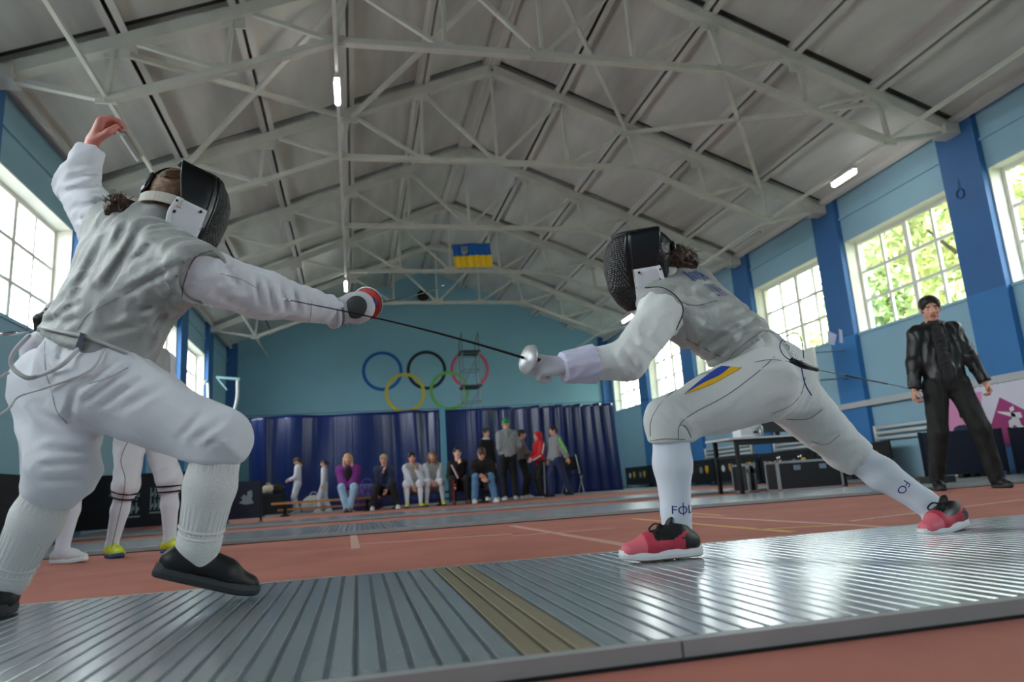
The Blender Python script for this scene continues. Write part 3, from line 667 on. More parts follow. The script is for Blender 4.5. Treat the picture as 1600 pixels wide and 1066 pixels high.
def garment_bvh(o):
    me = o.data; off = np.array(o['_o']) if '_o' in o else np.zeros(3)
    n = len(me.vertices); co = np.empty(n*3, np.float32); me.vertices.foreach_get('co', co); co = co.reshape(-1, 3)+off
    return BVHTree.FromPolygons([tuple(c) for c in co.astype(float)], [tuple(p.vertices) for p in me.polygons])
def on_surface(bvhs, px, py, lift=0.002, org=None):
    d = Vector(ray(px, py)).normalized(); best = None
    for b in bvhs:
        r = b.ray_cast(Vector(CAM), d)
        if r[0] is not None and (best is None or r[3] < best[3]): best = r
    if best is None: return None
    nrm = best[1] if best[1].dot(d) < 0 else -best[1]
    return np.array(best[0]+nrm*lift)
def seam(bvhs, pts, r, m, parent, name='seam', lift=0.0005, n=6):
    q = spline([(a, b, 0) for a, b in pts], n); w = [on_surface(bvhs, a[0], a[1], lift) for a in q]; w = [a for a in w if a is not None]
    if len(w) < 3: return None
    w = [w[0]]+[(w[i-1]+w[i]*2+w[i+1])/4 for i in range(1, len(w)-1)]+[w[-1]]
    v, f = tube(w, r, 5); return obj(name, v, f, m, parent, True)
def decal(bvh, V2, F, o, ex, ey, proj, m, parent, name, lift=0.0015, sub=2):
    # print laid on a garment: every point of the flat lettering is dropped onto the cloth
    bm = bmesh.new(); vs = [bm.verts.new((x, y, 0)) for x, y in V2]
    for q in F:
        try: bm.faces.new([vs[i] for i in q])
        except ValueError: pass
    for _ in range(sub): bmesh.ops.subdivide_edges(bm, edges=[e for e in bm.edges if e.calc_length() > 0.012], cuts=1, use_grid_fill=False); bmesh.ops.triangulate(bm, faces=bm.faces)
    bm.verts.index_update(); out = []
    o, ex, ey, proj = (np.asarray(a, float) for a in (o, ex, ey, proj)); pj = Vector(unit(proj))
    for v in bm.verts:
        p = Vector(o+ex*v.co.x+ey*v.co.y); r = bvh.ray_cast(p-pj*0.5, pj)
        if r[0] is None: out.append(np.array(p)); continue
        nr = r[1] if r[1].dot(pj) < 0 else -r[1]; out.append(np.array(r[0]+nr*lift))
    fs = [tuple(x.index for x in q.verts) for q in bm.faces]; bm.free()
    return obj(name, out, fs, m, parent)
# ------------------------------------------------------------------ the two fencers
m_jack = mat('white_fencing_cloth', C(226, 228, 226), 0.75, var=0.03, vs=8, bump=0.25, bs=18, sheen=0.2, bdist=0.02)
m_jackL = mat('white_fencing_cloth_cool', C(228, 229, 236), 0.75, var=0.03, vs=8, bump=0.25, bs=18, sheen=0.2, bdist=0.02)
m_lame = mat('grey_lame', C(160, 163, 160), 0.55, 0.15, var=0.07, vs=30, bump=0.35, bs=26, sheen=0.3, bdist=0.015)
m_sock = mat('white_knit_sock', C(228, 233, 244), 0.8, bump=0.2, bs=160, bdist=0.004)
m_seamm = mat('seam_thread', C(96, 98, 100), 0.8); m_seaml = mat('pale_seam', C(168, 170, 172), 0.8)
m_mask = mat('black_mask_trim', C(13, 13, 14), 0.28, spec=0.6); m_bib = mat('white_bib_cloth', C(224, 224, 230), 0.7, var=.04, vs=20, bump=.2, bs=40)
m_hairbr = mat('brown_hair', C(72, 50, 38), 0.5, var=0.35, vs=14, bump=0.6, bs=80, stretch=(1, 1, .3)); m_hairdk = mat('dark_hair', C(30, 24, 22), 0.45, var=.3, vs=14, bump=.4, bs=80)
m_hairbl = mat('blonde_hair', C(190, 156, 112), 0.5, var=.3, vs=14, bump=.4, bs=80); m_hairlb = mat('light_brown_hair', C(120, 88, 62), 0.5, var=.3, vs=14, bump=.4, bs=80)
m_hairgr = mat('ash_blonde_hair', C(172, 150, 116), 0.5, var=.3, vs=14, bump=.4, bs=80)
m_glove = mat('white_glove', C(206, 204, 212), 0.7, var=.06, vs=12, bump=.2, bs=40); m_cuff = mat('lilac_glove_cuff', C(210, 208, 232), 0.7, bump=.2, bs=20)
m_pad = mat('dark_grey_palm', C(60, 64, 64), 0.8, var=.1, vs=20); m_red = mat('red_pad', C(206, 40, 36), 0.5); m_bluegl = mat('blue_trim', C(44, 58, 130), .6)
m_blade = mat('dark_blade_steel', C(52, 54, 58), 0.35, 0.85)
m_pblue = mat('blue_stripe_cloth', C(48, 78, 178), .7, var=.08, vs=30); m_pyel = mat('yellow_stripe_cloth', C(244, 190, 40), .7, var=.06, vs=30)
m_print = mat('blue_back_print', C(52, 76, 146), .7); m_navyp = mat('navy_print', C(40, 42, 120), .7)
# fine wire mesh of a mask front: raised dots from a fine voronoi
m_wire = mat('black_wire_mesh', C(24, 24, 25), 0.35, 0.4)
_n = m_wire.node_tree; _tc = _n.nodes.new('ShaderNodeTexCoord'); _vo = _n.nodes.new('ShaderNodeTexVoronoi'); _vo.inputs['Scale'].default_value = 150; _vo.inputs['Randomness'].default_value = 0.15
_bp = _n.nodes.new('ShaderNodeBump'); _bp.inputs['Strength'].default_value = 1.0; _bp.inputs['Distance'].default_value = 0.003
_n.links.new(_tc.outputs['Object'], _vo.inputs['Vector']); _rp = _n.nodes.new('ShaderNodeValToRGB'); _rp.color_ramp.elements[0].position = .15; _rp.color_ramp.elements[0].color = (.09, .09, .09, 1); _rp.color_ramp.elements[1].position = .5; _rp.color_ramp.elements[1].color = (.004, .004, .004, 1); _n.links.new(_vo.outputs['Distance'], _rp.inputs[0]); _n.links.new(_rp.outputs[0], _n.nodes['Principled BSDF'].inputs['Base Color']); _n.links.new(_vo.outputs['Distance'], _bp.inputs['Height']); _n.links.new(_bp.outputs[0], _n.nodes['Principled BSDF'].inputs['Normal'])

def interp(x, xs, ys): return float(np.interp(x, xs, ys))
def mask(parent, M):
    zs = [-.165, -.13, -.08, 0, .06, .10, .125]
    xf_ = lambda z: interp(z, zs, [.085, .118, .142, .150, .142, .122, .096]); wd = lambda z: interp(z, zs, [.050, .070, .086, .095, .096, .094, .088]); xb = lambda z: interp(z, zs, [.03, .005, -.015, -.04, -.06, -.068, -.070])
    cols = np.linspace(-1, 1, 61); rows = []
    def U(z, e=0.0):
        r = []
        for c in cols:
            a = abs(c); w = wd(z)+e; xc = .03; s = 1 if c >= 0 else -1
            if a < .62: t = a/.62*PI/2; r.append((xc+(xf_(z)+e-xc)*math.cos(t)**.85, s*w*math.sin(t)**.85, z))
            else: r.append((xc+(xb(z)-xc)*(a-.62)/.38, s*w, z))
        return r
    for z in np.linspace(-.165, .125, 26): rows.append(U(z))
    topU = U(.125)
    for k, t in enumerate((.97, .9, .75, .5, .2)):
        rows.append([((x if True else 0)*1.0 - (1-t)*max(0, x-.03)*.6, y*t, .125+.016*math.sqrt(1-t*t)) for x, y, z in topU])
    nc = len(cols); V = [p for r in rows for p in r]; F = []; I = []
    for i in range(len(rows)-1):
        for j in range(nc-1):
            F.append((i*nc+j, i*nc+j+1, (i+1)*nc+j+1, (i+1)*nc+j)); a = abs((cols[j]+cols[j+1])/2); I.append(0 if (a < .50 and i < 24) else 1)
    root = obj('mask', xf(V, M), F, [m_wire, m_mask], parent, True, I); root['label'] = 'black wire fencing mask'
    md = root.modifiers.new('thickness', 'SOLIDIFY'); md.thickness = 0.004; md.offset = 0
    sM = float(np.linalg.norm(np.array(M)[:3, 0]))
    mb = MB()
    for s in (-1, 1):
        for c0 in (.50, .56):
            pts = []
            for z in np.linspace(-.160, .128, 20):
                w = wd(z); t = c0/.62*PI/2; pts.append((.03+(xf_(z)-.03)*math.cos(t)**.85*1.02, s*w*math.sin(t)**.85*1.02, z))
            mb.tube(xf(pts, M), .005*sM, 6)
    top = [(x, y, z+.001) for x, y, z in U(.125, .002)][10:-10]; mb.tube(xf(top, M), .004*sM, 6)
    mb.build('mask_trim', m_mask, root, True)
    # cloth side flaps and the bib under the chin
    for s in (-1, 1):
        g = []; F = []; nz, nx = 10, 10
        for i in range(nz+1):
            z = -.165+i*(.165-.015)/nz
            for j in range(nx+1):
                x0 = xb(z)-.035*math.sin(PI*min(1, (i+2)/(nz+2)))-.004; x1 = .056; x = x0+(x1-x0)*j/nx
                g.append((x, s*(wd(z)+.004)*(1 if x < .03 else math.sqrt(max(0, 1-((x-.03)/.14)**2))), z))
        F = [(i*(nx+1)+j, i*(nx+1)+j+1, (i+1)*(nx+1)+j+1, (i+1)*(nx+1)+j) for i in range(nz) for j in range(nx)]
        o = obj('cloth_flap', xf(g, M), F, m_bib, root, True); md = o.modifiers.new('thickness', 'SOLIDIFY'); md.thickness = 0.005; md.offset = 0
        mb = MB(); mb.tube(xf([g[i*(nx+1)] for i in range(nz+1)], M), .008*sM, 8); mb.build('flap_piping', m_bib, root, True)
        mb = MB()
        for x, z in ((-.045, -.03), (.035, -.03), (-.04, -.068)):
            mb.tube(xf([(x, s*(wd(z)+.003), z), (x, s*(wd(z)+.012), z)], M), .0048*sM, 8)
        mb.build('snap_stud', m_blackmet, root, True)
    g = []; nc2 = 25
    for i in range(8):
        z = -.150-.035*i/7
        for j in range(nc2):
            t = -PI/2+PI*j/(nc2-1); e = .004+.01*i/7; g.append((.0+(.062-.03*i/7+e)*math.cos(t)+.01, (.055+.012*i/7+e)*math.sin(t), z))
    o = obj('bib', xf(g, M), [(i*nc2+j, i*nc2+j+1, (i+1)*nc2+j+1, (i+1)*nc2+j) for i in range(7) for j in range(nc2-1)], m_bib, root, True); md = o.modifiers.new('thickness', 'SOLIDIFY'); md.thickness = 0.006
    # spring tongue over the crown and the elastic strap round the back
    pts = [(-.065, 0, .128), (-.095, 0, .112), (-.122, 0, .075), (-.132, 0, .035)]
    mb = MB()
    P3 = [xf([p], M)[0] for p in spline(pts, 5)]; yv = unit(np.array(M)[:3, 1])
    for a, b in zip(P3, P3[1:]): mb.bar(a, b, .034*sM, .004*sM, up=np.cross(yv, b-a))
    mb.build('tongue', m_mask, root)
    V, F = surf([Pr((-.128, 0, .055), (-.134, 0, .012), .026, .022, flat=((1, 0, 0), .45))], .005, .01); obj('tongue_pad', xf(V, M), F, m_mask, root, True)
    return root
def strap(parent, M, m, z=-.03):
    pts = [(-.02+.0-.115*math.sin(t), .098*math.cos(t), z-.0*t) for t in np.linspace(0.05, PI-.05, 20)]
    mb = MB(); up = np.array(M)[:3, 2]; W_ = xf(pts, M); s = np.linalg.norm(up)
    for a, b in zip(W_, W_[1:]): mb.bar(a, b, .005*s, .036*s, up=up)
    return mb.build('mask_strap', m, parent)

def foil(label, grip, hand_dir, blade_pts, padm, guard_r=.055, up=(0, 0, 1)):
    t = thing('foil', label, 'foil', grip)
    d = unit(hand_dir); g = np.asarray(grip, float)
    mb = MB(); p = spline(blade_pts, 10); n = len(p); mb.tube(p, [max(.0014, .0030*(1-i/(n-1))+.0012) for i in range(n)], 6); bl = mb.build('blade', m_blade, t, True)
    mb = MB(); mb.tube([p[-1]-unit(p[-1]-p[-2])*.012, p[-1]+unit(p[-1]-p[-2])*.004], .0034, 8); mb.build('tip', m_chrome, bl, True)
    V, F = lathe([(.004, .014), (.02, .013), (.04, .008), (guard_r, -.004), (guard_r+.0015, -.007), (guard_r-.004, -.005), (.038, .005), (.004, .010)], 32)
    M = frame(g+d*.012, np.cross(d, up) if abs(unit(up)@d) < .95 else (1, 0, 0), d); V = xf(V, M); gd = obj('guard', V, F, mat('satin_guard', C(205, 206, 208), .42, .5), t, True)
    V, F = lathe([(.004, -.002), (.03, -.004), (guard_r-.005, -.010), (guard_r-.006, -.013), (.03, -.009), (.004, -.006)], 32); obj('guard_pad', xf(V, M), F, padm, gd, True)
    mb = MB(); mb.tube(spline([g, g-d*.05, g-d*.10+np.array([0, 0, -.006])], 4), [.013]*9, 10); mb.build('grip', m_black, t, True)
    return t

# ------------- the lunging fencer (weapon arm and front leg towards the viewer)
def fencer_right():
    J = dict(hipF=P(1188, 602, 2.12), hipB=P(1226, 612, 2.28), kF=P(1046, 657, 2.10), aF=P(1058, 828, 2.14), kB=P(1322, 704, 2.36), aB=P(1464, 798, 2.23), pel=P(1200, 575, 2.2), chest=P(1108, 500, 2.22), neck=P(1056, 440, 2.22), shF=P(1022, 492, 2.09), shB=P(1084, 452, 2.32))
    eF, wF, hd = P(980, 563, 1.98), P(893, 573, 1.97), P(850, 571, 1.965)
    s = .9
    t = thing('person', 'lunging fencer with brown ponytail in grey vest and red shoes on the silver piste', 'person', (J['pel'][0], J['pel'][1], 0.034), 'duelling fencers')
    fdir = unit(-.985*AR-.16*AU+.02*AF); HM = frame(P(1004, 416, 2.19), fdir, AU, .90)
    hb = P(1004, 416, 2.19)
    eB, wB = P(1128, 512, 2.46), P(1190, 555, 2.44)
    # body: one skin surface under the kit
    bp = torso_prims(J['pel'], J['chest'], J['neck'], J['shF'], J['shB'], J['hipF'], J['hipB'], .82)+[Pr(J['neck'], hb, .048), Pr(J['shF'], eF, .04, .034), Pr(eF, wF, .034, .024), Pr(J['shB'], eB, .04, .034), Pr(eB, wB, .034, .024), Pr(J['hipF'], J['kF'], .08, .05), Pr(J['kF'], J['aF'], .045, .034), Pr(J['hipB'], J['kB'], .08, .045), Pr(J['kB'], J['aB'], .043, .034)]
    V, F = surf(bp, .013, .03); v, f, ii = HEAD; n = len(V); hv, hf = HANDS['relaxed']; MBk = frame(wB, unit(wB-eB), (0, 1, .2), .9)
    obj('body', np.concatenate([V, xf(v, HM), xf(hv, MBk)]), np.concatenate([F, f+n, hf+n+len(v)]), [m_skinp, m_lip, m_eyew, m_iris, m_brow], t, True, np.concatenate([np.zeros(len(F), int), ii, np.zeros(len(hf), int)]))
    ax = unit(J['neck']-J['pel']); side = unit(J['shF']-J['shB'])
    # jacket: torso under the vest, both sleeves
    jp = torso_prims(J['pel'], J['chest'], J['neck'], J['shF'], J['shB'], J['hipF'], J['hipB'], .88, .012)
    jp += [Pr(lerp(J['shF'], J['chest'], .12), eF, .070, .060), Pr(eF, lerp(eF, wF, .95), .056, .046, None, (False, True)), Pr(J['shB'], eB, .06, .05), Pr(eB, wB, .048, .038, None, (False, True)), Pr(lerp(J['neck'], hb, .0), lerp(J['neck'], hb, .45), .058, .056)]
    V, F = surf(jp, .0085, .028, disp=creases([(985, 530, 1015, 560, 5, .006), (975, 545, 1000, 585, 5, .006), (1000, 520, 1035, 545, 6, .005), (925, 560, 940, 590, 4, .004), (955, 550, 975, 590, 5, .005)], folds(11, .0042, .085, wF-J['shF']))); jack = obj('jacket', V, F, m_jack, t, True)
    # grey conductive vest over it
    vp = torso_prims(J['pel'], J['chest'], J['neck'], J['shF'], J['shB'], J['hipF'], J['hipB'], .93, .020)
    vp = vp[:3]+[Pr(lerp(J['shF'], J['neck'], .30), lerp(J['shB'], J['neck'], .05), .082, .084), vp[4], Pr(lerp(J['chest'], J['neck'], .2), J['neck'], .088, .068), Pr(lerp(J['pel'], J['chest'], .35), J['pel']-ax*.02, .128, .125, (unit(np.cross(side, ax)), .86))]
    hemA, hemB = P(1193, 513, 2.2), P(1086, 593, 2.2); nh = unit(np.cross(hemB-hemA, AF)); nh = nh if nh@(J['pel']-J['neck']) > 0 else -nh
    V, F = surf(vp, .0085, .035, cuts=[(hemA, nh)], subs=[Pr(J['shF']+side*.012, J['shF']+side*.2, .072, .15)], disp=creases([(1095, 545, 1185, 497, 5, .008), (1060, 560, 1120, 515, 5, .008), (1110, 565, 1165, 520, 5, .007), (1065, 500, 1080, 540, 6, .007), (1085, 575, 1140, 545, 4, .006), (1130, 500, 1175, 485, 5, .006), (1040, 530, 1075, 570, 5, .006), (1060, 465, 1100, 480, 5, .005)], folds(21, .0050, .10, J['pel']-J['shF']+A3(0, 0, .05))), ks=.02)
    vest = obj('vest', V, F, m_lame, t, True); vest['label'] = 'grey metallic vest'
    # breeches
    lp = [Pr(J['hipF'], J['hipB'], .108), Pr(lerp(J['pel'], J['chest'], .22), J['pel'], .112, .122, (unit(np.cross(side, ax)), .9)), Pr(J['hipF'], J['kF'], .118, .078), Pr(J['hipF'], lerp(J['hipF'], J['kF'], .5), .116, .100), Pr(J['kF'], lerp(J['kF'], J['aF'], .19), .074, .069, None, (False, True)),
          Pr(J['hipB'], J['kB'], .112, .078), Pr(J['kB'], lerp(J['kB'], J['aB'], .17), .074, .066, None, (False, True)), Pr(J['pel']+A3(.05, 0, -.01), J['hipB'], .10, .10)]
    V, F = surf(lp, .0085, .03, disp=creases([(1045, 622, 1085, 655, 4, .004), (1062, 655, 1080, 680, 4, .006), (1030, 640, 1060, 668, 4, .003), (1230, 658, 1290, 642, 4, .006), (1265, 692, 1318, 676, 4, .006), (1300, 712, 1338, 690, 4, .006), (1322, 735, 1335, 705, 3, .005), (1338, 740, 1352, 706, 3, .005), (1250, 676, 1290, 664, 4, .004), (1180, 570, 1235, 566, 4, .004), (1200, 640, 1240, 620, 5, .004), (1215, 548, 1250, 580, 5, .003)], folds(31, .0022, .12, J['hipF']-J['kF']))); br = obj('breeches', V, F, m_jack, t, True)
    # socks
    socks = []
    for k_, a_ in ((J['kF'], J['aF']), (J['kB'], J['aB'])):
        d = unit(a_-k_); V, F = surf([Pr(lerp(k_, a_, .10), lerp(k_, a_, .40), .058, .061), Pr(lerp(k_, a_, .40), lerp(k_, a_, .85), .060, .045), Pr(lerp(k_, a_, .85), a_, .045, .043), Pr(a_, a_+A3(-.02, 0, -.045), .042, .04)], .0085, .02); o = obj('sock', V, F, m_sock, t, True); socks.append(o)
    # shoes: red toe, black collar and heel, white midsole, gum outsole
    def red_shoe(o_, fw, up, sc):
        M = frame(o_, fw, up, sc); (U, UF), (S, SF) = SHOE
        c = U[UF].mean(1); idx = np.where(c[:, 0] > .115, 1, 0)
        blk = (c[:, 2] > .060+.22*(.02-c[:, 0])*0) & (c[:, 0] < .085-.25*(.07-c[:, 2])) | (c[:, 0] < -.012) & (c[:, 2] > .03); idx[blk] = 2
        st = (np.abs(c[:, 2]-(.035+.55*(.06-c[:, 0]))) < .006) & (c[:, 0] < .075) & (c[:, 0] > -.03); idx[st & (c[:, 2] < .085)] = 0
        o = obj('shoe', xf(U, M), UF, [mat('red_mesh_shoe', C(206, 62, 84), .6, var=.12, vs=60), mat('pink_toe', C(236, 112, 128), .5), mat('black_shoe_leather', C(20, 20, 22), .5)], t, True, idx); o['label'] = 'red and black court shoe'
        ci = []
        for q in SF: zc = np.mean([S[i][2] for i in q]); ci.append(1 if (len(q) > 6 and zc < .01) or zc < .006 else 0)
        obj('sole', xf(S, M), SF, [mat('white_midsole', C(232, 234, 236), .45), mat('gum_outsole', C(178, 124, 74), .6)], o, False, ci)
        mb = MB()
        for i in range(5):
            x = .034+.014*i; z = .101-.008*i; mb.tube(xf([(x, -.03, z-.018), (x+.008, 0, z+.001), (x, .03, z-.018)], M), .0032, 6)
        for s_ in (-1, 1): mb.tube(xf(spline([(.045, 0, .102), (.06, s_*.018, .108), (.075, s_*.032, .092), (.068, s_*.024, .084), (.05, 0, .100)], 4), M), .003, 6)
        mb.build('laces', mat('black_laces', C(16, 16, 17), .7), o, True)
        V, F = surf([Pr((.03, 0, .092), (.016, 0, .116), .021, .018, flat=(unit((.8, 0, .6)), .35))], .005, .01); obj('tongue', xf(V, M), F, mat('black_shoe_leather', C(20, 20, 22), .5), o, True)
        return o
    toe, heel = PZ(986, 879, .034), PZ(1098, 869, .034); fw = unit(toe-heel); red_shoe(heel+fw*.082+A3(0, 0, .002), fw, (0, 0, 1), .98)
    toe, heel = PZ(1440, 834, .036), P(1511, 824, 2.19); fw = unit(toe-heel); red_shoe(toe-fw*.180, unit(fw+A3(0, 0, -.10)), (0, 0, 1), .94)
    # hair
    V, F = HAIR.setdefault('short', hair_mesh('short')); obj('hair', xf(V, HM), F, m_hairdk, t, True)
    pony = [Pr(P(1038, 408, 2.17), P(1058, 403, 2.17), .030, .038), Pr(P(1058, 403, 2.17), P(1078, 408, 2.17), .042, .030)]
    V, F = surf(pony, .006, .015, disp=folds(5, .008, .022)); obj('ponytail', V, F, m_hairbr, t, True)
    # a frizz of single strands round the ponytail
    mb = MB()
    for i in range(150):
        a = P(1048+rnd.uniform(-6, 24), 404+rnd.uniform(-8, 10), 2.17+rnd.uniform(-.03, .03)); d = unit(A3(rnd.uniform(.1, 1), rnd.uniform(-.5, .5), rnd.uniform(-.3, 1.1)))
        mb.tube([a, a+d*.03, a+d*.055+A3(.01, 0, -.008)], [.0011, .0009, .0004], 4)
    mb.build('hair_strands', m_hairbr, t, True)
    mk = mask(t, HM)
    # gloved hand and cuff
    V, F = hand_mesh(1.0, .2, .0045, .004); gM = frame(lerp(wF, hd, .25), unit(hd-wF), unit(A3(.0, -.75, .65)), .98, True); gl = obj('glove', xf(V, gM), F[:, ::-1], m_glove, t, True)
    d = unit(wF-eF); V, F = surf([Pr(lerp(eF, wF, .60), wF+d*.03, .061, .046, None, (True, True))], .005, .01, disp=folds(41, .0022, .05, d)); obj('cuff', V, F, m_cuff, gl, True)
    gr = P(830, 563, 1.96); tip = P(446, 468, 1.80)
    bp_ = [gr+(tip-gr)*u_+A3(0, 0, .012)*math.sin(PI*u_) for u_ in np.linspace(0, 1, 6)]
    foil('foil of the lunging fencer with white-edged guard and long dark blade', gr, unit(bp_[1]-bp_[0]), bp_, m_glove, .045)
    # stitching and prints laid on the cloth
    B = [garment_bvh(br)]; Bv = [garment_bvh(vest)]; Bj = [garment_bvh(jack)]
    for pts in (([(1016, 682), (1018, 655), (1040, 622), (1085, 590), (1110, 582)]), ([(1060, 686), (1062, 664), (1085, 645), (1135, 618), (1180, 585), (1210, 558)]), ([(1062, 664), (1072, 668), (1080, 684)]), ([(1180, 566), (1205, 562), (1235, 566)]), ([(1258, 590), (1252, 615), (1235, 634), (1208, 646)]), ([(1285, 640), (1262, 655), (1228, 655)]),
                ([(1312, 680), (1290, 695), (1268, 690)]), ([(1012, 690), (1040, 686), (1070, 687)])): seam(B, pts, .0012, m_seamm, br)
    for pts in (([(1008, 450), (1036, 450), (1060, 467), (1067, 488), (1056, 516)]),): seam(Bv+Bj, pts, .0022, mat('black_piping', C(24, 25, 28), .6), vest, 'piping')
    for pts in (([(1060, 470), (1085, 478), (1120, 470)]), ([(1190, 518), (1150, 548), (1115, 585), (1096, 592)]), ([(1072, 530), (1100, 545), (1130, 560)])): seam(Bv, pts, .0013, m_seamm, vest)
    pb = Bv
    # two-colour wedge on the thigh
    def patch(poly, m, nm):
        w = []
        n = 10
        a = spline([(x, y, 0) for x, y in poly[0]], n); b = spline([(x, y, 0) for x, y in poly[1]], n); k = 5; V = []; F = []
        for p0, p1 in zip(a, b):
            for q in range(k+1):
                p = lerp(p0, p1, q/k); r = on_surface(B, p[0], p[1], .0022); V.append(r if r is not None else P(p[0], p[1], 2.1))
        for i in range(len(a)-1):
            for q in range(k): F.append((i*(k+1)+q, i*(k+1)+q+1, (i+1)*(k+1)+q+1, (i+1)*(k+1)+q))
        o = obj(nm, V, F, m, br, True); md = o.modifiers.new('thickness', 'SOLIDIFY'); md.thickness = .002; md.offset = 0
    mid = [(1069, 617), (1100, 599), (1125, 587), (1142, 574)]
    patch(([(1069, 617), (1096, 594), (1118, 578), (1128, 573)], mid), m_pblue, 'blue_stripe'); patch((mid, [(1069, 617), (1110, 602), (1140, 586), (1159, 575)]), m_pyel, 'yellow_stripe')
    # back print: a smudge of upright strokes, then the country letters
    pj = AF
    ln = [P(x, y, 2.2) for x, y in ((1066, 426), (1108, 434))]; up_ = unit(-.62*AR+.78*AU)
    V2, F2 = text2d('UKR', .062); c0 = P(1115, 456, 2.2); exd = unit(.98*AR+.12*AU); eyd = unit(-.74*AR+.66*AU)
    decal(Bv[0], V2, F2, c0, exd*.50, eyd*1.55, pj, m_print, vest, 'back_letters', .003)
    V2 = []; F2 = []
    for i in range(6):
        x = -.055+i*.02; hgt = .018 if i % 3 else .024; n_ = len(V2); V2 += [(x, -hgt), (x+.010, -hgt), (x+.010, hgt), (x, hgt)]; F2.append((n_, n_+1, n_+2, n_+3))
    decal(Bv[0], V2, F2, P(1086, 433, 2.2), exd*.85, eyd*1.1, pj, m_print, vest, 'back_print_strokes', .003)
    # sock prints
    for so, c, ex, ey, txt in ((socks[0], (1060, 791), AR, AU, 'FOL'), (socks[1], (1437, 771), unit(-.57*AR-.82*AU), unit(.82*AR-.57*AU), 'FO')):
        b = garment_bvh(so); V2, F2 = text2d(txt, .036); pc = P(c[0], c[1], 2.14)
        decal(b, V2, F2, pc, ex*1.15, ey, AF, m_navyp, so, 'sock_print', .0012)
        if txt == 'FOL':
            q = np.array([(-.0015, -.016), (.0015, -.016), (.0015, .024), (-.0015, .024)]); decal(b, q+np.array([.001, 0]), [(0, 1, 2, 3)], pc, ex, ey, AF, m_navyp, so, 'sock_print', .0012)
    # body cord: strap, clip, plug and wire
    mb = MB(); mb.tube(spline([P(1185, 515, 1.98), P(1205, 518, 1.98), P(1222, 535, 1.975), P(1240, 562, 1.97)], 5), .0045, 6); mb.tube(spline([P(1188, 512, 1.98), P(1214, 522, 1.98), P(1234, 545, 1.975)], 5), .003, 6); cord = mb.build('cord_strap', mat('clear_cord', C(196, 198, 196), .4), t, True)
    mb = MB()
    for i in range(5): 
        c = lerp(P(1226, 536, 1.965), P(1252, 566, 1.96), i/4); a = [c+.006*(math.cos(q)*unit(A3(1, 0, -1))+math.sin(q)*(A3(0, .3, 0)+unit(A3(1, 0, 1)))) for q in np.linspace(0, 2*PI, 9)]; mb.tube(a, .0016, 5)
    mb.build('clip_chain', m_chrome, t, True)
    mb = MB(); mb.tube([P(1236, 563, 1.955), P(1254, 571, 1.96), P(1277, 578, 1.975)], [.009, .011, .007], 8); mb.build('plug', m_blackmet, t, True)
    mb = MB(); mb.tube(spline([P(1238, 566, 1.955), P(1222, 552, 1.95), P(1220, 535, 1.95), P(1240, 520, 1.95), P(1252, 530, 1.95), P(1256, 560, 1.955)], 6), .0018, 5)
    mb.tube(spline([P(1252, 574, 1.955), P(1258, 600, 1.96), P(1268, 618, 1.97)], 5), .0022, 5); mb.build('cord_loop', m_bluegl, t, True)
    wa, wb = P(1277, 578, 1.975), P(1404, 603.5, 5.6); wc = P(1472, 620, 5.9); we = A3(wc[0]+.10, wc[1]+.35, .10)
    def at_px(px):
        for u_ in np.linspace(0, 1, 400):
            q = wa+(wb-wa)*u_; d_ = q-CAM
            if 800+FPX*(d_@AR)/(d_@AF) >= px: return q
        return wb
    mb = MB(); mb.tube([wa, at_px(1318), at_px(1386), wb, wc, we], [.0018, .0022, .003, .0042, .0042, .004], 6)
    w = tag(mb.build('reel_wire', m_blackmet, origin=tuple(wa)), 'thin dark reel wire running from the lunging fencer back behind the man in leather', 'cable')
    mb = MB(); mb.tube([at_px(1320), at_px(1345), at_px(1386)], [.0036, .0042, .006], 7); mb.build('wire_sleeve', m_black, w, True)
    mb = MB(); mb.box((we[0]-.12, we[1]-.1, .033), (we[0]+.12, we[1]+.12, .10)); tag(mb.build('cable_reel', m_casebk, origin=(we[0], we[1], .033)), 'small dark cable reel on the middle piste behind the man in leather', 'reel')
fencer_right()

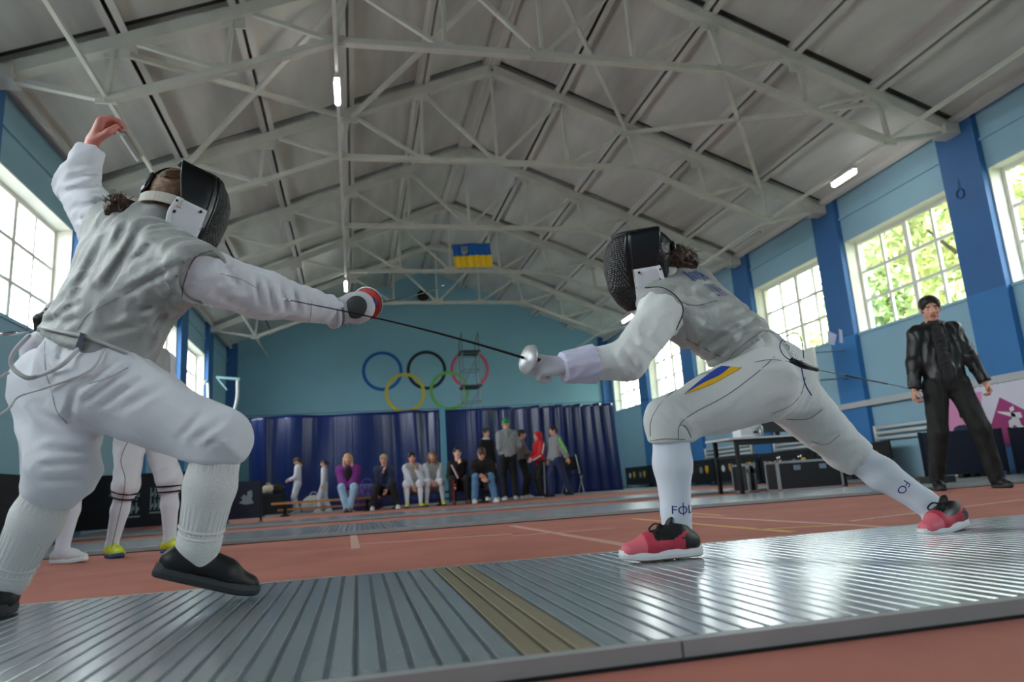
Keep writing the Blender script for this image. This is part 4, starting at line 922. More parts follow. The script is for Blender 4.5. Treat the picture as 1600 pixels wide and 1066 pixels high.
# ------------- the advancing fencer on the left (back towards the viewer)
def fencer_left():
    J = dict(hipF=P(165, 605, 2.06), hipB=P(92, 605, 2.24), kF=P(343, 687, 1.98), aF=P(307, 868, 2.06), kB=P(98, 733, 2.10), aB=P(2, 920, 2.24), pel=P(135, 570, 2.12), chest=P(205, 440, 2.12), neck=P(240, 350, 2.14), shF=P(300, 424, 1.97), shB=P(165, 362, 2.24))
    eF, wF, hd = P(413, 461, 2.08), P(528, 487, 2.22), P(560, 480, 2.25)
    eB, wB = P(120, 290, 2.38), P(140, 235, 2.40)
    t = thing('person', 'advancing fencer with hair bun in grey vest, bare hand raised high', 'person', (J['pel'][0], J['pel'][1], 0.034), 'duelling fencers')
    fdir = unit(.80*(.90*AR-.44*AU)+.58*AF); hc = P(286, 328, 2.16); HM = frame(hc, fdir, unit(-.30*AR+.95*AU), .875)
    ax = unit(J['neck']-J['pel']); side = unit(J['shF']-J['shB'])
    bp = torso_prims(J['pel'], J['chest'], J['neck'], J['shF'], J['shB'], J['hipF'], J['hipB'], .84)+[Pr(J['neck'], hc, .05), Pr(J['shF'], eF, .04, .034), Pr(eF, wF, .034, .025), Pr(J['shB'], eB, .04, .034), Pr(eB, wB, .034, .025), Pr(J['hipF'], J['kF'], .08, .05), Pr(J['kF'], J['aF'], .045, .034), Pr(J['hipB'], J['kB'], .08, .05), Pr(J['kB'], J['aB'], .045, .034)]
    V, F = surf(bp, .013, .03); v, f, ii = HEAD; n = len(V); hv, hf = HANDS['half']; MBk = frame(wB+unit(P(152, 200, 2.4)-wB)*.012, unit(P(158, 186, 2.40)-wB), unit(A3(-.9, -.45, .1)), 1.12, True)
    obj('body', np.concatenate([V, xf(v, HM), xf(hv, MBk)]), np.concatenate([F, f+n, hf[:, ::-1]+n+len(v)]), [m_skinr, m_lip, m_eyew, m_iris, m_brow], t, True, np.concatenate([np.zeros(len(F), int), ii, np.zeros(len(hf), int)]))
    jp = torso_prims(J['pel'], J['chest'], J['neck'], J['shF'], J['shB'], J['hipF'], J['hipB'], .92, .014)
    jp += [Pr(lerp(J['shF'], eF, .12), eF, .076, .066), Pr(eF, lerp(eF, wF, .97), .064, .046, None, (False, True)), Pr(J['shB'], eB, .074, .062), Pr(eB, wB, .060, .046, None, (False, True))]
    V, F = surf(jp, .0085, .03, disp=creases([(398, 430, 408, 478, 4, .008), (418, 436, 428, 485, 4, .009), (438, 444, 448, 488, 4, .009), (458, 450, 466, 486, 4, .008), (476, 455, 482, 488, 3, .006), (350, 415, 375, 450, 5, .006), (330, 455, 400, 490, 6, .005), (98, 300, 160, 288, 5, .009), (104, 280, 158, 268, 4, .008), (112, 262, 160, 252, 4, .007), (108, 325, 168, 318, 5, .009), (120, 345, 170, 335, 4, .008)], folds(51, .0040, .075, (J['shF']-eF)+A3(0, .1, .2), .9))); jack = obj('jacket', V, F, m_jackL, t, True)
    vp = torso_prims(J['pel'], J['chest'], J['neck'], J['shF'], J['shB'], J['hipF'], J['hipB'], 1.0, .022)
    fx = unit(np.cross(side, ax))
    vp = vp[:3]+[Pr(lerp(J['shF'], J['neck'], -.04), lerp(J['shB'], J['neck'], .22), .088), vp[4], Pr(lerp(J['chest'], J['neck'], .2), J['neck'], .09, .074), Pr(lerp(J['pel'], J['chest'], .6), J['pel']-ax*.05, .135, .140, (fx, .85)),
          Pr(lerp(J['pel'], J['chest'], .5)+side*.05, J['pel']+side*.07-ax*.05, .10, .105), Pr(lerp(J['pel'], J['chest'], .5)-side*.05, J['pel']-side*.07-ax*.05, .10, .10)]
    hemA, hemB = P(45, 513, 2.1), P(215, 563, 2.1); nh = unit(np.cross(hemB-hemA, AF)); nh = nh if nh@(J['pel']-J['neck']) > 0 else -nh
    V, F = surf(vp, .0085, .04, cuts=[(hemA, nh)], subs=[Pr(J['shF']+side*.085-A3(0, 0, .01), J['shF']+side*.26, .078, .16), Pr(J['shB']-side*.02+A3(0, 0, .03), J['shB']-side*.2+A3(0, 0, .2), .07, .12)], disp=creases([(200, 348, 140, 440, 6, .010), (225, 350, 165, 450, 6, .009), (172, 362, 112, 470, 7, .010), (290, 408, 190, 462, 6, .008), (250, 372, 190, 420, 5, .006), (120, 500, 60, 505, 6, .007), (240, 500, 150, 525, 6, .007), (265, 470, 225, 545, 6, .008), (285, 455, 215, 490, 6, .007), (130, 470, 80, 500, 5, .008)], folds(62, .0050, .10, J['pel']-J['neck'], .25)), ks=.02)
    vest = obj('vest', V, F, m_lame, t, True); vest['label'] = 'grey metallic vest'
    lp = [Pr(J['hipF'], J['hipB'], .115), Pr(lerp(J['pel'], J['chest'], .25), J['pel'], .12, .128, (fx, .9)), Pr(J['hipF'], J['kF'], .118, .076), Pr(J['kF'], lerp(J['kF'], J['aF'], .13), .072, .068, None, (False, True)),
          Pr(J['hipB'], J['kB'], .118, .086), Pr(J['kB'], lerp(J['kB'], J['aB'], .22), .084, .064, None, (False, True))]
    V, F = surf(lp, .0085, .035, disp=creases([(185, 560, 118, 612, 5, .009), (205, 572, 125, 632, 5, .010), (225, 590, 150, 640, 5, .008), (262, 600, 190, 640, 6, .006), (300, 690, 350, 655, 5, .008), (318, 702, 368, 668, 4, .008), (275, 690, 320, 640, 5, .006), (62, 700, 138, 708, 5, .009), (58, 728, 142, 722, 5, .010), (64, 752, 128, 752, 5, .009), (52, 640, 100, 668, 6, .007), (120, 600, 105, 660, 6, .009), (60, 545, 75, 600, 6, .006), (98, 530, 92, 580, 5, .007)], folds(71, .0048, .10, J['hipF']-J['kF'], .3))); br = obj('breeches', V, F, m_jackL, t, True)
    for k_, a_ in ((J['kF'], J['aF']), (J['kB'], J['aB'])):
        d = unit(a_-k_); V, F = surf([Pr(lerp(k_, a_, .06), lerp(k_, a_, .40), .060, .064), Pr(lerp(k_, a_, .40), lerp(k_, a_, .9), .064, .052), Pr(lerp(k_, a_, .9), a_, .052, .044), Pr(a_, a_+d*.03, .04)], .0085, .02); so = obj('sock', V, F, mat('white_rib_sock', C(233, 231, 229), .8, bump=.3, bs=120), t, True)
        # knitted ribs along the calf, and the folded rings at the ankle
        mb = MB(); x_ = unit(np.cross(d, A3(0, 1, 0))); y_ = np.cross(d, x_)
        for i in range(28):
            q = 2*PI*i/28; o_ = math.cos(q)*x_+math.sin(q)*y_; mb.tube([lerp(k_, a_, .15)+o_*.0605, lerp(k_, a_, .40)+o_*.0645, lerp(k_, a_, .65)+o_*.0580, lerp(k_, a_, .88)+o_*.0522], .0014, 4)
        mb.build('knit_rib', mat('white_rib_sock', C(226, 230, 228), .8), so, True)
        mb = MB()
        for u_ in (.76, .82, .89): 
            r_ = interp(u_, (.4, .9), (.064, .052))-.001; mb.tube([lerp(k_, a_, u_)+r_*(math.cos(q)*x_+math.sin(q)*y_) for q in np.linspace(0, 2*PI, 25)], .005, 5)
        mb.build('sock_fold', mat('white_rib_sock', C(226, 230, 228), .8), so, True)
    bks = mat('black_shoe_leather', C(20, 20, 22), .5); bsl = mat('dark_grey_sole', C(52, 54, 56), .6)
    toe, heel = PZ(388, 930, .036), P(272, 897, 2.03); fw = unit(A3(.80, .30, -.30)); o = add_shoe(t, frame(J['aF']-unit(A3(.3, .1, .9))*.074-fw*.004, fw, (0, 0, 1), 1.0), bks, bsl, label='black court shoe'); 
    tb = P(40, 968, 2.24); o_ = A3(J['aB'][0], J['aB'][1], .034); add_shoe(t, frame(o_, unit(A3(-.35, .93, 0)), (0, 0, 1), .96), bks, bsl, label='black court shoe')
    # hair: crown seen through the open back of the mask, and a bun
    V, F = surf([Pr((-.035, 0, .044), (.008, 0, .046), .088, .082), Pr((-.055, 0, .0), (-.06, 0, -.03), .066, .05)], .007, .02, disp=folds(3, .0025, .02)); hr = obj('hair', xf(V, HM), F, m_hairlb, t, True)
    mb = MB()
    for i in range(70):
        a = -1.45+2.9*i/69+rnd.uniform(-.02, .02); pts = []
        for q in np.linspace(.55, 2.75, 8): pts.append((-.014+.104*math.cos(q), .087*math.sin(a)*(.55+.45*math.sin(q)), .045+.088*math.sin(q)*math.cos(a)+.002))
        mb.tube(xf(pts, HM), .0022, 4)
    mb.build('combed_strands', mat('hair_strand_brown', C(92, 66, 48), .4), hr, True)
    V, F = surf([Pr(P(205, 330, 2.12), P(186, 327, 2.12), .026, .034), Pr(P(186, 325, 2.12), P(182, 318, 2.12), .034, .026)], .006, .015, disp=folds(15, .008, .02)); obj('hair_bun', V, F, m_hairbr, t, True)
    mb = MB()
    for i in range(40):
        a = P(184+rnd.uniform(-6, 8), 322+rnd.uniform(-8, 8), 2.11+rnd.uniform(-.03, .03)); d = unit(A3(rnd.uniform(-1, .6), rnd.uniform(-.6, .6), rnd.uniform(-.6, 1))); mb.tube([a, a+d*.028, a+d*.042], [.001, .0009, .0004], 4)
    mb.build('hair_strands', m_hairbr, t, True)
    mask(t, HM); strap(t, HM, mat('cream_elastic', C(200, 196, 184), .8))
    mb = MB(); pts = [(-.14*math.sin(q)-.005, .0, .05+.085*math.cos(q)) for q in np.linspace(.2, 1.5, 9)]
    # glove: white fist with a dark palm patch, foil pointing away
    gd = unit(hd-wF)
    V, F = hand_mesh(1.15, .1, .0045, .006); gM = frame(lerp(wF, hd, .15), unit(hd-wF+AF*.03), unit(A3(-.1, -.8, .5)), 1.0); gl = obj('glove', xf(V, gM), F, m_glove, t, True)
    V, F = surf([Pr(hd-AF*.012-AR*.008, hd-AF*.012+AR*.006, .048, .050), Pr(wF, hd, .042, .045)], .005, .015); obj('glove_back', V, F, m_glove, gl, True)
    V, F = surf([Pr(hd-AF*.055+AR*.003-AU*.004, hd-AF*.055+AR*.006, .036, .034, flat=(AF, .6))], .004, .01); obj('palm_patch', V, F, m_pad, gl, True)
    mb = MB(); mb.tube([wF-gd*.028, wF-gd*.012], [.052, .050], 20); mb.build('cuff_band', m_glove, gl, True)
    mb = MB(); mb.tube([wF-gd*.010, wF-gd*.002], [.0495, .049], 20); mb.build('wrist_strap', mat('grey_strap', C(110, 112, 112), .8), gl, True)
    bd = unit(.20*AR+.09*AU+AF*.97)
    g = hd+AF*.035+AR*.018+AU*.012
    bp_ = [g+bd*(.86*u_)+AU*(.05*u_*u_) for u_ in np.linspace(0, 1, 6)]
    foil('foil of the advancing fencer with red-lined guard pointing away', g, bd, bp_, m_red, .056)
    mb = MB(); mb.tube([hd+AR*.045-AF*.01+AU*.022, hd+AR*.052+AF*.01+AU*.008], .012, 8); mb.build('finger_trim', m_bluegl, gl, True)
    # vest stitching, armhole piping, sleeve seams
    Bv = [garment_bvh(vest)]; Bj = [garment_bvh(jack)]; B = [garment_bvh(br)]
    for pts in (([(332, 392), (305, 402), (288, 440), (284, 464)]),): seam(Bv+Bj, pts, .0018, m_seamm, vest, 'piping')
    for pts in (([(345, 428), (378, 437), (400, 450)]), ([(487, 468), (486, 490), (481, 508)])): seam(Bj, pts, .0011, m_seaml, jack)
    for pts in (([(290, 402), (240, 430), (190, 462), (140, 490), (122, 515)]), ([(262, 475), (245, 500), (228, 525)])): seam(Bv, pts, .0009, m_seaml, vest)
    for pts in (([(70, 525), (72, 580), (78, 600)]), ([(80, 600), (88, 640), (105, 662)]), ([(140, 600), (170, 590), (200, 575)])): seam(B, pts, .0014, m_seaml, br)
    # belt cord with clip and trailing straps
    mb = MB(); q = [on_surface(Bv+B, a, b, .006) for a, b in ((40, 516), (70, 514), (100, 520), (135, 528), (170, 540), (200, 554))]; q = [a for a in q if a is not None]
    if len(q) > 3: mb.tube(spline(q, 4), .005, 6)
    mb.build('waist_cord', mat('clear_cord', C(196, 198, 196), .4), t, True)
    c = on_surface(B+Bv, 131, 534, .012); mb = MB(); mb.bar(c+AU*.018+AR*.006, c-AU*.018-AR*.006, .014, .008, up=-AF); mb.bar(c-AU*.006, c-AU*.024-AR*.006, .018, .01, up=-AF); mb.build('metal_clip', m_chrome, t)
    mb = MB(); mb.tube(spline([on_surface(B, 128, 548, .012), on_surface(B, 105, 575, .02), on_surface(B, 75, 586, .02), P(40, 590, 1.97), P(18, 572, 1.98), P(22, 550, 1.98), P(46, 524, 2.02)], 6), .006, 6); mb.build('trailing_strap', mat('pale_strap', C(198, 198, 200), .7), t, True)
    mb = MB(); mb.tube(spline([on_surface(B, 165, 548, .008), on_surface(B, 140, 580, .01), on_surface(B, 85, 604, .01), on_surface(B, 40, 622, .02), P(12, 640, 2.0), P(-20, 660, 2.0)], 6), .0035, 6); mb.tube(spline([P(-20, 602, 2.0), P(14, 582, 2.0)], 3), .004, 6)
    mb.build('body_cord', mat('pale_strap', C(198, 198, 200), .7), t, True)
    mb = MB(); mb.tube([P(-10, 523, 2.02), P(20, 521, 2.03), P(44, 516, 2.06)], [.004, .006, .005], 7); mb.build('cord_plug', m_chrome, t, True)
fencer_left()
# ------------------------------------------------------------------ fencing pistes: ribbed planks side by side
PW = 0.126
def plank_mesh(L, mt, mg):
    # extruded profile: three raised ribs with bevelled shoulders
    pr = [(0.0005, .004), (0.0005, .0295)]
    for k in range(3):
        x = .005+.042*k; pr += [(x, .0295), (x+.001, .032), (x+.031, .032), (x+.032, .0295)]
    pr += [(PW-.0005, .0295), (PW-.0005, .004)]
    V = []; F = []; I = []; n = len(pr)
    for y in (-L/2, L/2):
        for x, z in pr: V.append((x-PW/2, y, z))
    for i in range(n-1):
        F.append((i, n+i, n+i+1, i+1)); zz = (pr[i][1]+pr[i+1][1])/2; I.append(1 if zz < .0298 else 0)
    F.append((n-1, 2*n-1, n, 0)); I.append(1); F.append(tuple(range(n))); F.append(tuple(range(2*n-1, n-1, -1))); I += [0, 0]
    o = obj('plank', V, F, [mt, mg], None, False, I); me = o.data; bpy.data.objects.remove(o); return me
def piste(label, y0, y1, x0, nplk, tan=None, slope=0.0):
    L = y1-y0; t = thing('fencing_piste', label, 'piste', (x0, y0, 0), 'fencing pistes'); t.rotation_euler = (0, 0, slope)
    a = plank_mesh(L-.05, m_alu, m_alug); b = plank_mesh(L-.05, m_tan, m_tang)
    for i in range(nplk):
        o = bpy.data.objects.new('plank', b if (tan is not None and i == tan) else a); COL.objects.link(o); o.parent = t; o.location = (PW*(i+.5), L/2, 0)
    for y in (0, L-.025):
        q = 0
        while q < nplk:
            e = min(nplk, q+16) if q else min(nplk, (tan+2) if tan else 16)
            mb = MB(); mb.box((PW*q+.002, y, .004), (PW*e-.002, y+.025, .0315)); o = mb.build('edge_rail', m_edge); o.parent = t; q = e
    mb = MB(); mb.box((0, -.004, .0005), (PW*nplk, L+.004, .006)); o = mb.build('underlay', m_black); o.parent = t
    return t
xt = (PZ(678, 891, .032)[0]+PZ(735, 886, .032)[0])/2
x0p = xt-PW*27.5
piste('silver ribbed piste under the two duelling fencers', 1.11, 2.52, x0p, 86, 27, -.004)
piste('silver ribbed piste just behind the duel, where the man in leather stands', 5.55, 7.15, -3.6, 95, None, -.004)
piste('farthest silver ribbed piste, in front of the seated spectators', 8.8, 10.2, -3.6, 95, None, -.004)

# ------------------------------------------------------------------ blue vinyl sheets across the hall
YC = 16.5
def sheet(x0, x1, label, seed):
    r = np.random.RandomState(seed); nx, nz = int((x1-x0)*70), 26; ztop = 2.17
    ph = np.cumsum(r.uniform(.3, 1.7, nx+1)*(1+.8*np.sin(np.arange(nx+1)*.011+seed)))*.20; V = []; F = []
    dr = r.uniform(-1, 1, 6)
    for j in range(nz+1):
        v = j/nz; z = .015+(ztop-.015)*v
        for i in range(nx+1):
            x = x0+(x1-x0)*i/nx; g = math.sin(ph[i]+.5*math.sin(2.2*v+i*.02))*.05*(.5+.5*v)+.03*math.sin(i*.05+dr[0]*3)+.02*math.sin(i*.013*3+v*3+dr[1])
            sh = .05*(1-v)*math.sin(x*2.1+dr[2])
            V.append((x+sh, YC+g, z-(.012*(1+math.sin(ph[i]*.5)) if j == nz else 0)))
    F = [(j*(nx+1)+i, j*(nx+1)+i+1, (j+1)*(nx+1)+i+1, (j+1)*(nx+1)+i) for j in range(nz) for i in range(nx)]
    o = obj('vinyl_curtain', V, F, m_curt, None, True, origin=(x0, YC, 0)); md = o.modifiers.new('thickness', 'SOLIDIFY'); md.thickness = .004
    return tag(o, label, 'curtain', 'blue vinyl curtains')
xs = [P(388, 652, YC)[0], P(687, 641, YC)[0], P(694, 641, YC)[0], P(957, 628, YC)[0]]
sheet(xs[0], xs[1], 'blue vinyl curtain behind the seated spectators, left of the pale pole', 3)
sheet(xs[2], xs[3], 'blue vinyl curtain behind the standing boys, right of the pale pole', 5)
mb = MB(); mb.box((xs[1]+.0, YC-.14, 0), (xs[2]-.0, YC-.09, 2.2)); tag(mb.build('curtain_pole', m_curtpole, origin=(xs[1], YC, 0)), 'pale blue pole between the two vinyl curtains', 'pole')
mb = MB(); mb.tube([(XL-.02, YC, 2.19), (xs[1], YC, 2.185), (XR+.02, YC, 2.21)], .006, 6); tag(mb.build('curtain_wire', m_blackmet, origin=(XL, YC, 2.19)), 'thin wire along the top of the vinyl curtains', 'wire')

# ------------------------------------------------------------------ scaffold tower, hoop frame, speaker, flag, wall fittings
def scaffold():
    ys, ye = 20.3, 20.9; x0, x1 = P(723, 600, 20.5)[0], P(749, 600, 20.5)[0]; m = mat('weathered_steel', C(120, 132, 138), .55, .5)
    t = thing('scaffold_tower', 'grey scaffold tower standing before the red ring', 'scaffold', ((x0+x1)/2, 20.6, 0))
    for x in (x0, x1):
        for y in (ys, ye): mb = MB(); mb.tube([(x, y, 0), (x, y, 4.9 if y == ys else 4.7)], .022, 6); mb.build('upright', m, t)
    for z in np.arange(.4, 4.4, .48):
        for y in (ys, ye): mb = MB(); mb.tube([(x0, y, z), (x1, y, z)], .014, 5); mb.build('rung', m, t)
        for x in (x0, x1): mb = MB(); mb.tube([(x, ys, z), (x, ye, z)], .014, 5); mb.build('rung', m, t)
    for z in (.4, 1.36, 2.32, 3.3): mb = MB(); mb.tube([(x0, ys, z), (x1, ys, z+.96)], .011, 5); mb.build('diagonal_brace', m, t)
    for z in (4.32, 3.27): mb = MB(); mb.box((x0-.05, ys-.05, z-.03), (x1+.05, ye+.05, z+.02)); mb.build('platform', mat('dark_platform', C(62, 68, 72), .7), t)
    mb = MB(); mb.tube([(x0, ys, 4.85), (x0, ye, 4.68)], .014, 5); mb.tube([(x1, ys, 4.88), (x1, ye, 4.68)], .014, 5); mb.build('handrail', m, t)
scaffold()
t = thing('hoop_frame', 'pale blue metal frame with bent post beside the left end of the curtain', 'frame', (P(360, 655, 15.8)[0], 15.8, 0))
m_teal = mat('pale_teal_metal', C(150, 190, 198), .5)
mb = MB(); a, b = P(338, 590, 15.8), P(375, 593, 15.8); mb.bar(a, b, .10, .05); mb.bar(a+A3(.02, 0, -.02), a+A3(.22, 0, -.28), .03, .03); mb.build('top_bar', m_teal, t)
mb = MB(); mb.tube(spline([b+A3(-.05, 0, 0), P(371, 620, 15.8), P(366, 645, 15.8), P(359, 680, 15.8), A3(P(356, 700, 15.8)[0], 15.8, .02)], 6), .035, 8); mb.build('post', mat('pale_post', C(186, 196, 196), .5), t, True)
c = P(661, 462, YEND-.1); t = thing('loudspeaker', 'round black loudspeaker high on the end wall under the gable', 'speaker', (c[0], YEND-.01, c[2]))
V, F = lathe([(.02, .24), (.12, .22), (.19, .16), (.20, .10), (.10, .02), (.07, 0)], 24); obj('horn', xf(V, frame((c[0], YEND-.015, c[2]), (1, 0, 0), (0, -1, 0))), F, m_black, t, True)
mb = MB(); mb.box((c[0]-.05, YEND-.06, c[2]-.28), (c[0]+.05, YEND-.003, c[2]+.05)); mb.build('bracket', m_blackmet, t)
def flag():
    Y = TR(2)+.12; A, B_, Cc = P(706, 382, Y), P(765, 380, Y), P(769, 417, Y); w = B_[0]-A[0]; h_ = A[2]-P(712, 419, Y)[2]
    t = thing('flag', 'blue and yellow flag with trident hanging below the third truss', 'flag', (A[0]+w/2, Y, A[2]))
    def part(v0, v1, m, nm):
        nx, nz = 60, 8; V = []
        for j in range(nz+1):
            v = v0+(v1-v0)*j/nz
            for i in range(nx+1):
                u = i/nx; V.append((A[0]+w*u+.045*v, Y+.035*v*math.sin(u*38)+.015*math.sin(u*9), A[2]+(B_[2]-A[2])*u-h_*v))
        F = [(j*(nx+1)+i, j*(nx+1)+i+1, (j+1)*(nx+1)+i+1, (j+1)*(nx+1)+i) for j in range(nz) for i in range(nx)]
        o = obj(nm, V, F, m, t, True); md = o.modifiers.new('thickness', 'SOLIDIFY'); md.thickness = .003
    part(0, .5, mat('flag_blue', C(14, 92, 172), .7), 'blue_half'); part(.5, 1, mat('flag_yellow', C(250, 206, 40), .7), 'yellow_half')
    mb = MB(); cx, cz = A[0]+w*.31, A[2]-h_*.25; q = .0065
    for dx in (-.05, 0, .05): mb.bar((cx+dx, Y-.04, cz-.05), (cx+dx, Y-.04, cz+.075), .016, .006, up=(0, 1, 0))
    mb.bar((cx-.05, Y-.04, cz-.05), (cx+.05, Y-.04, cz-.05), .016, .006, up=(0, 1, 0)); mb.bar((cx-.05, Y-.04, cz-.05), (cx, Y-.04, cz-.10), .016, .006, up=(0, 1, 0)); mb.bar((cx+.05, Y-.04, cz-.05), (cx, Y-.04, cz-.10), .016, .006, up=(0, 1, 0)); mb.build('trident', mat('emblem_gold', C(206, 186, 90), .6), t)
    mb = MB()
    for x, z in ((A[0]+.02, A[2]), (B_[0]-.02, B_[2])): mb.tube([(x, Y, z-.01), (x, TR(2)+.045, 5.63)], .004, 5)
    mb.build('hanging_cord', m_pipe, t)
flag()
# heating pipes under the windows of the right wall
XW = XR+.05
for b, nm in ((0, 'beside the leather-jacketed man'), (1, 'behind the equipment table'), (2, 'right of the front leg of the lunging fencer'), (3, 'farthest along the right wall')):
    y0, y1 = TR(b)+.42, TR(b+1)-.42; t = thing('heating_pipes', 'white heating pipes under the window ' + nm, 'radiator', (XW-.12, y0, .6), 'wall heating pipes')
    for z in (.66, .75, .84): mb = MB(); mb.tube([(XW-.10, y0, z), (XW-.10, y1, z)], .026, 8); mb.build('pipe', m_pipe, t, True)
    for y in (y0+.02, y1-.02): mb = MB(); mb.tube([(XW-.10, y, .62), (XW-.10, y, .88)], .032, 8); mb.build('header', m_pipe, t, True)
    mb = MB()
    for y in (y0+.4, y1-.4): mb.bar((XW-.10, y, .75), (XW-.004, y, .75), .03, .03)
    mb.build('wall_bracket', m_pipe, t)
mb = MB(); mb.box((XR-.10, 6.4, 1.23), (XR-.055, 14, 1.33)); tag(mb.build('cable_duct', mat('grey_duct', C(186, 192, 194), .5), origin=(XR-.08, 6.4, 1.28)), 'long pale cable duct along the right wall', 'duct')
# papers taped to the pilaster, a coiled loop and a small backboard
for i, (pl, l) in enumerate(((((1293, 517), (1308, 523), (1304, 540), (1294, 537)), 'large lilac paper sheet taped to the second pilaster'), (((1311, 514), (1316, 516), (1318, 536), (1312, 536)), 'small lilac paper strip beside the taped sheet'))):
    q = [PX(a, b, XR-.058) for a, b in pl]; V = q+[p-A3(.004, 0, 0) for p in q]; tag(obj('paper_sheet', V, [(0,1,2,3),(7,6,5,4),(0,4,5,1),(1,5,6,2),(2,6,7,3),(3,7,4,0)], mat('lilac_paper', C(186, 196, 226), .8), origin=tuple(q[0])), l, 'paper', 'papers on the pilaster')
c = PX(1500, 303, XR-.065); mb = MB(); mb.tube([c+A3(0, .06*math.cos(q), .07*math.sin(q)) for q in np.linspace(0, 2*PI, 21)], .008, 6); mb.tube([c+A3(0, 0, .07), c+A3(0, -.01, .22)], .005, 5); tag(mb.build('cable_loop', mat('dark_blue_cable', C(30, 70, 120), .6), origin=tuple(c)), 'dark cable loop hanging on the nearest blue pilaster', 'cable')
bc = PX(1270, 572, 7.95); t = thing('backboard', 'narrow white backboard on rods beside the third window', 'backboard', tuple(bc))
mb = MB(); mb.box((7.93, bc[1]-.10, bc[2]-.36), (7.97, bc[1]+.14, bc[2]+.33)); mb.build('board', mat('white_board', C(214, 216, 212), .5), t)
for dz in (.24, -.26): mb = MB(); mb.tube([(7.97, bc[1], bc[2]+dz), (XW, bc[1]-.05, bc[2]+dz+.02)], .014, 6); mb.tube([(7.97, bc[1]+.08, bc[2]+dz), (XW, bc[1]-.05, bc[2]+dz+.02)], .010, 6); mb.build('support_rod', mat('grey_rod', C(110, 134, 150), .5), t)
mb = MB(); mb.tube(spline([PX(318, 600, XL+.12), PX(323, 596, XL+.12), PX(325, 604, XL+.12), PX(325, 640, XL+.12)], 5), .03, 8); tag(mb.build('wall_pipe', m_pipe, origin=tuple(PX(325, 620, XL+.12))), 'white bent pipe on the left wall by the farthest window', 'pipe')

# ------------------------------------------------------------------ banner on the right wall
XB = XR-.075
def poly(name, pts, m, parent, x):
    q = [PX(a, b, x) for a, b in pts]; n = len(q); V = q+[p-A3(.003, 0, 0) for p in q]
    F = [tuple(range(n)), tuple(range(2*n-1, n-1, -1))]+[(i, n+i, n+(i+1) % n, (i+1) % n) for i in range(n)]
    return obj(name, V, F, m, parent)
y_l = PX(1497, 640, XB)[1]; bn = thing('wall_banner', 'white, pink and magenta banner with a fencing pictogram on the right wall', 'banner', (XB, 7.2, .6))
mb = MB(); mb.box((XB-.004, 6.0, .40), (XB+.004, y_l+.38, 1.225)); mb.build('banner_cloth', mat('white_banner', C(224, 222, 238), .7, var=.03, vs=3), bn)
poly('pink_panel', [(1478, 620), (1534, 612), (1533, 672), (1476, 684)], mat('pink_print', C(226, 150, 196), .7), bn, XB-.005)
poly('magenta_triangle', [(1562, 621), (1620, 650), (1620, 690), (1538, 700)], mat('magenta_print', C(172, 62, 128), .7), bn, XB-.006)
wp = mat('white_print', C(226, 230, 234), .6)
for pts in (([(1577, 638), (1583, 634), (1585, 641), (1579, 644)]), ([(1558, 643), (1577, 644), (1586, 646), (1588, 652), (1579, 651), (1560, 645)]), ([(1579, 645), (1594, 644), (1598, 652), (1592, 654), (1596, 664), (1606, 670), (1600, 676), (1586, 664), (1582, 666), (1586, 674), (1578, 670), (1576, 658), (1582, 654)])): poly('pictogram', pts, wp, bn, XB-.0085)
for i in range(9): poly('print_stroke', [(1512+i*9, 607-i*1.7), (1516+i*9, 603-i*1.7), (1520+i*9, 603-i*1.7), (1514+i*9, 609-i*1.7)], mat('blue_grey_print', C(150, 158, 186), .7), bn, XB-.005)

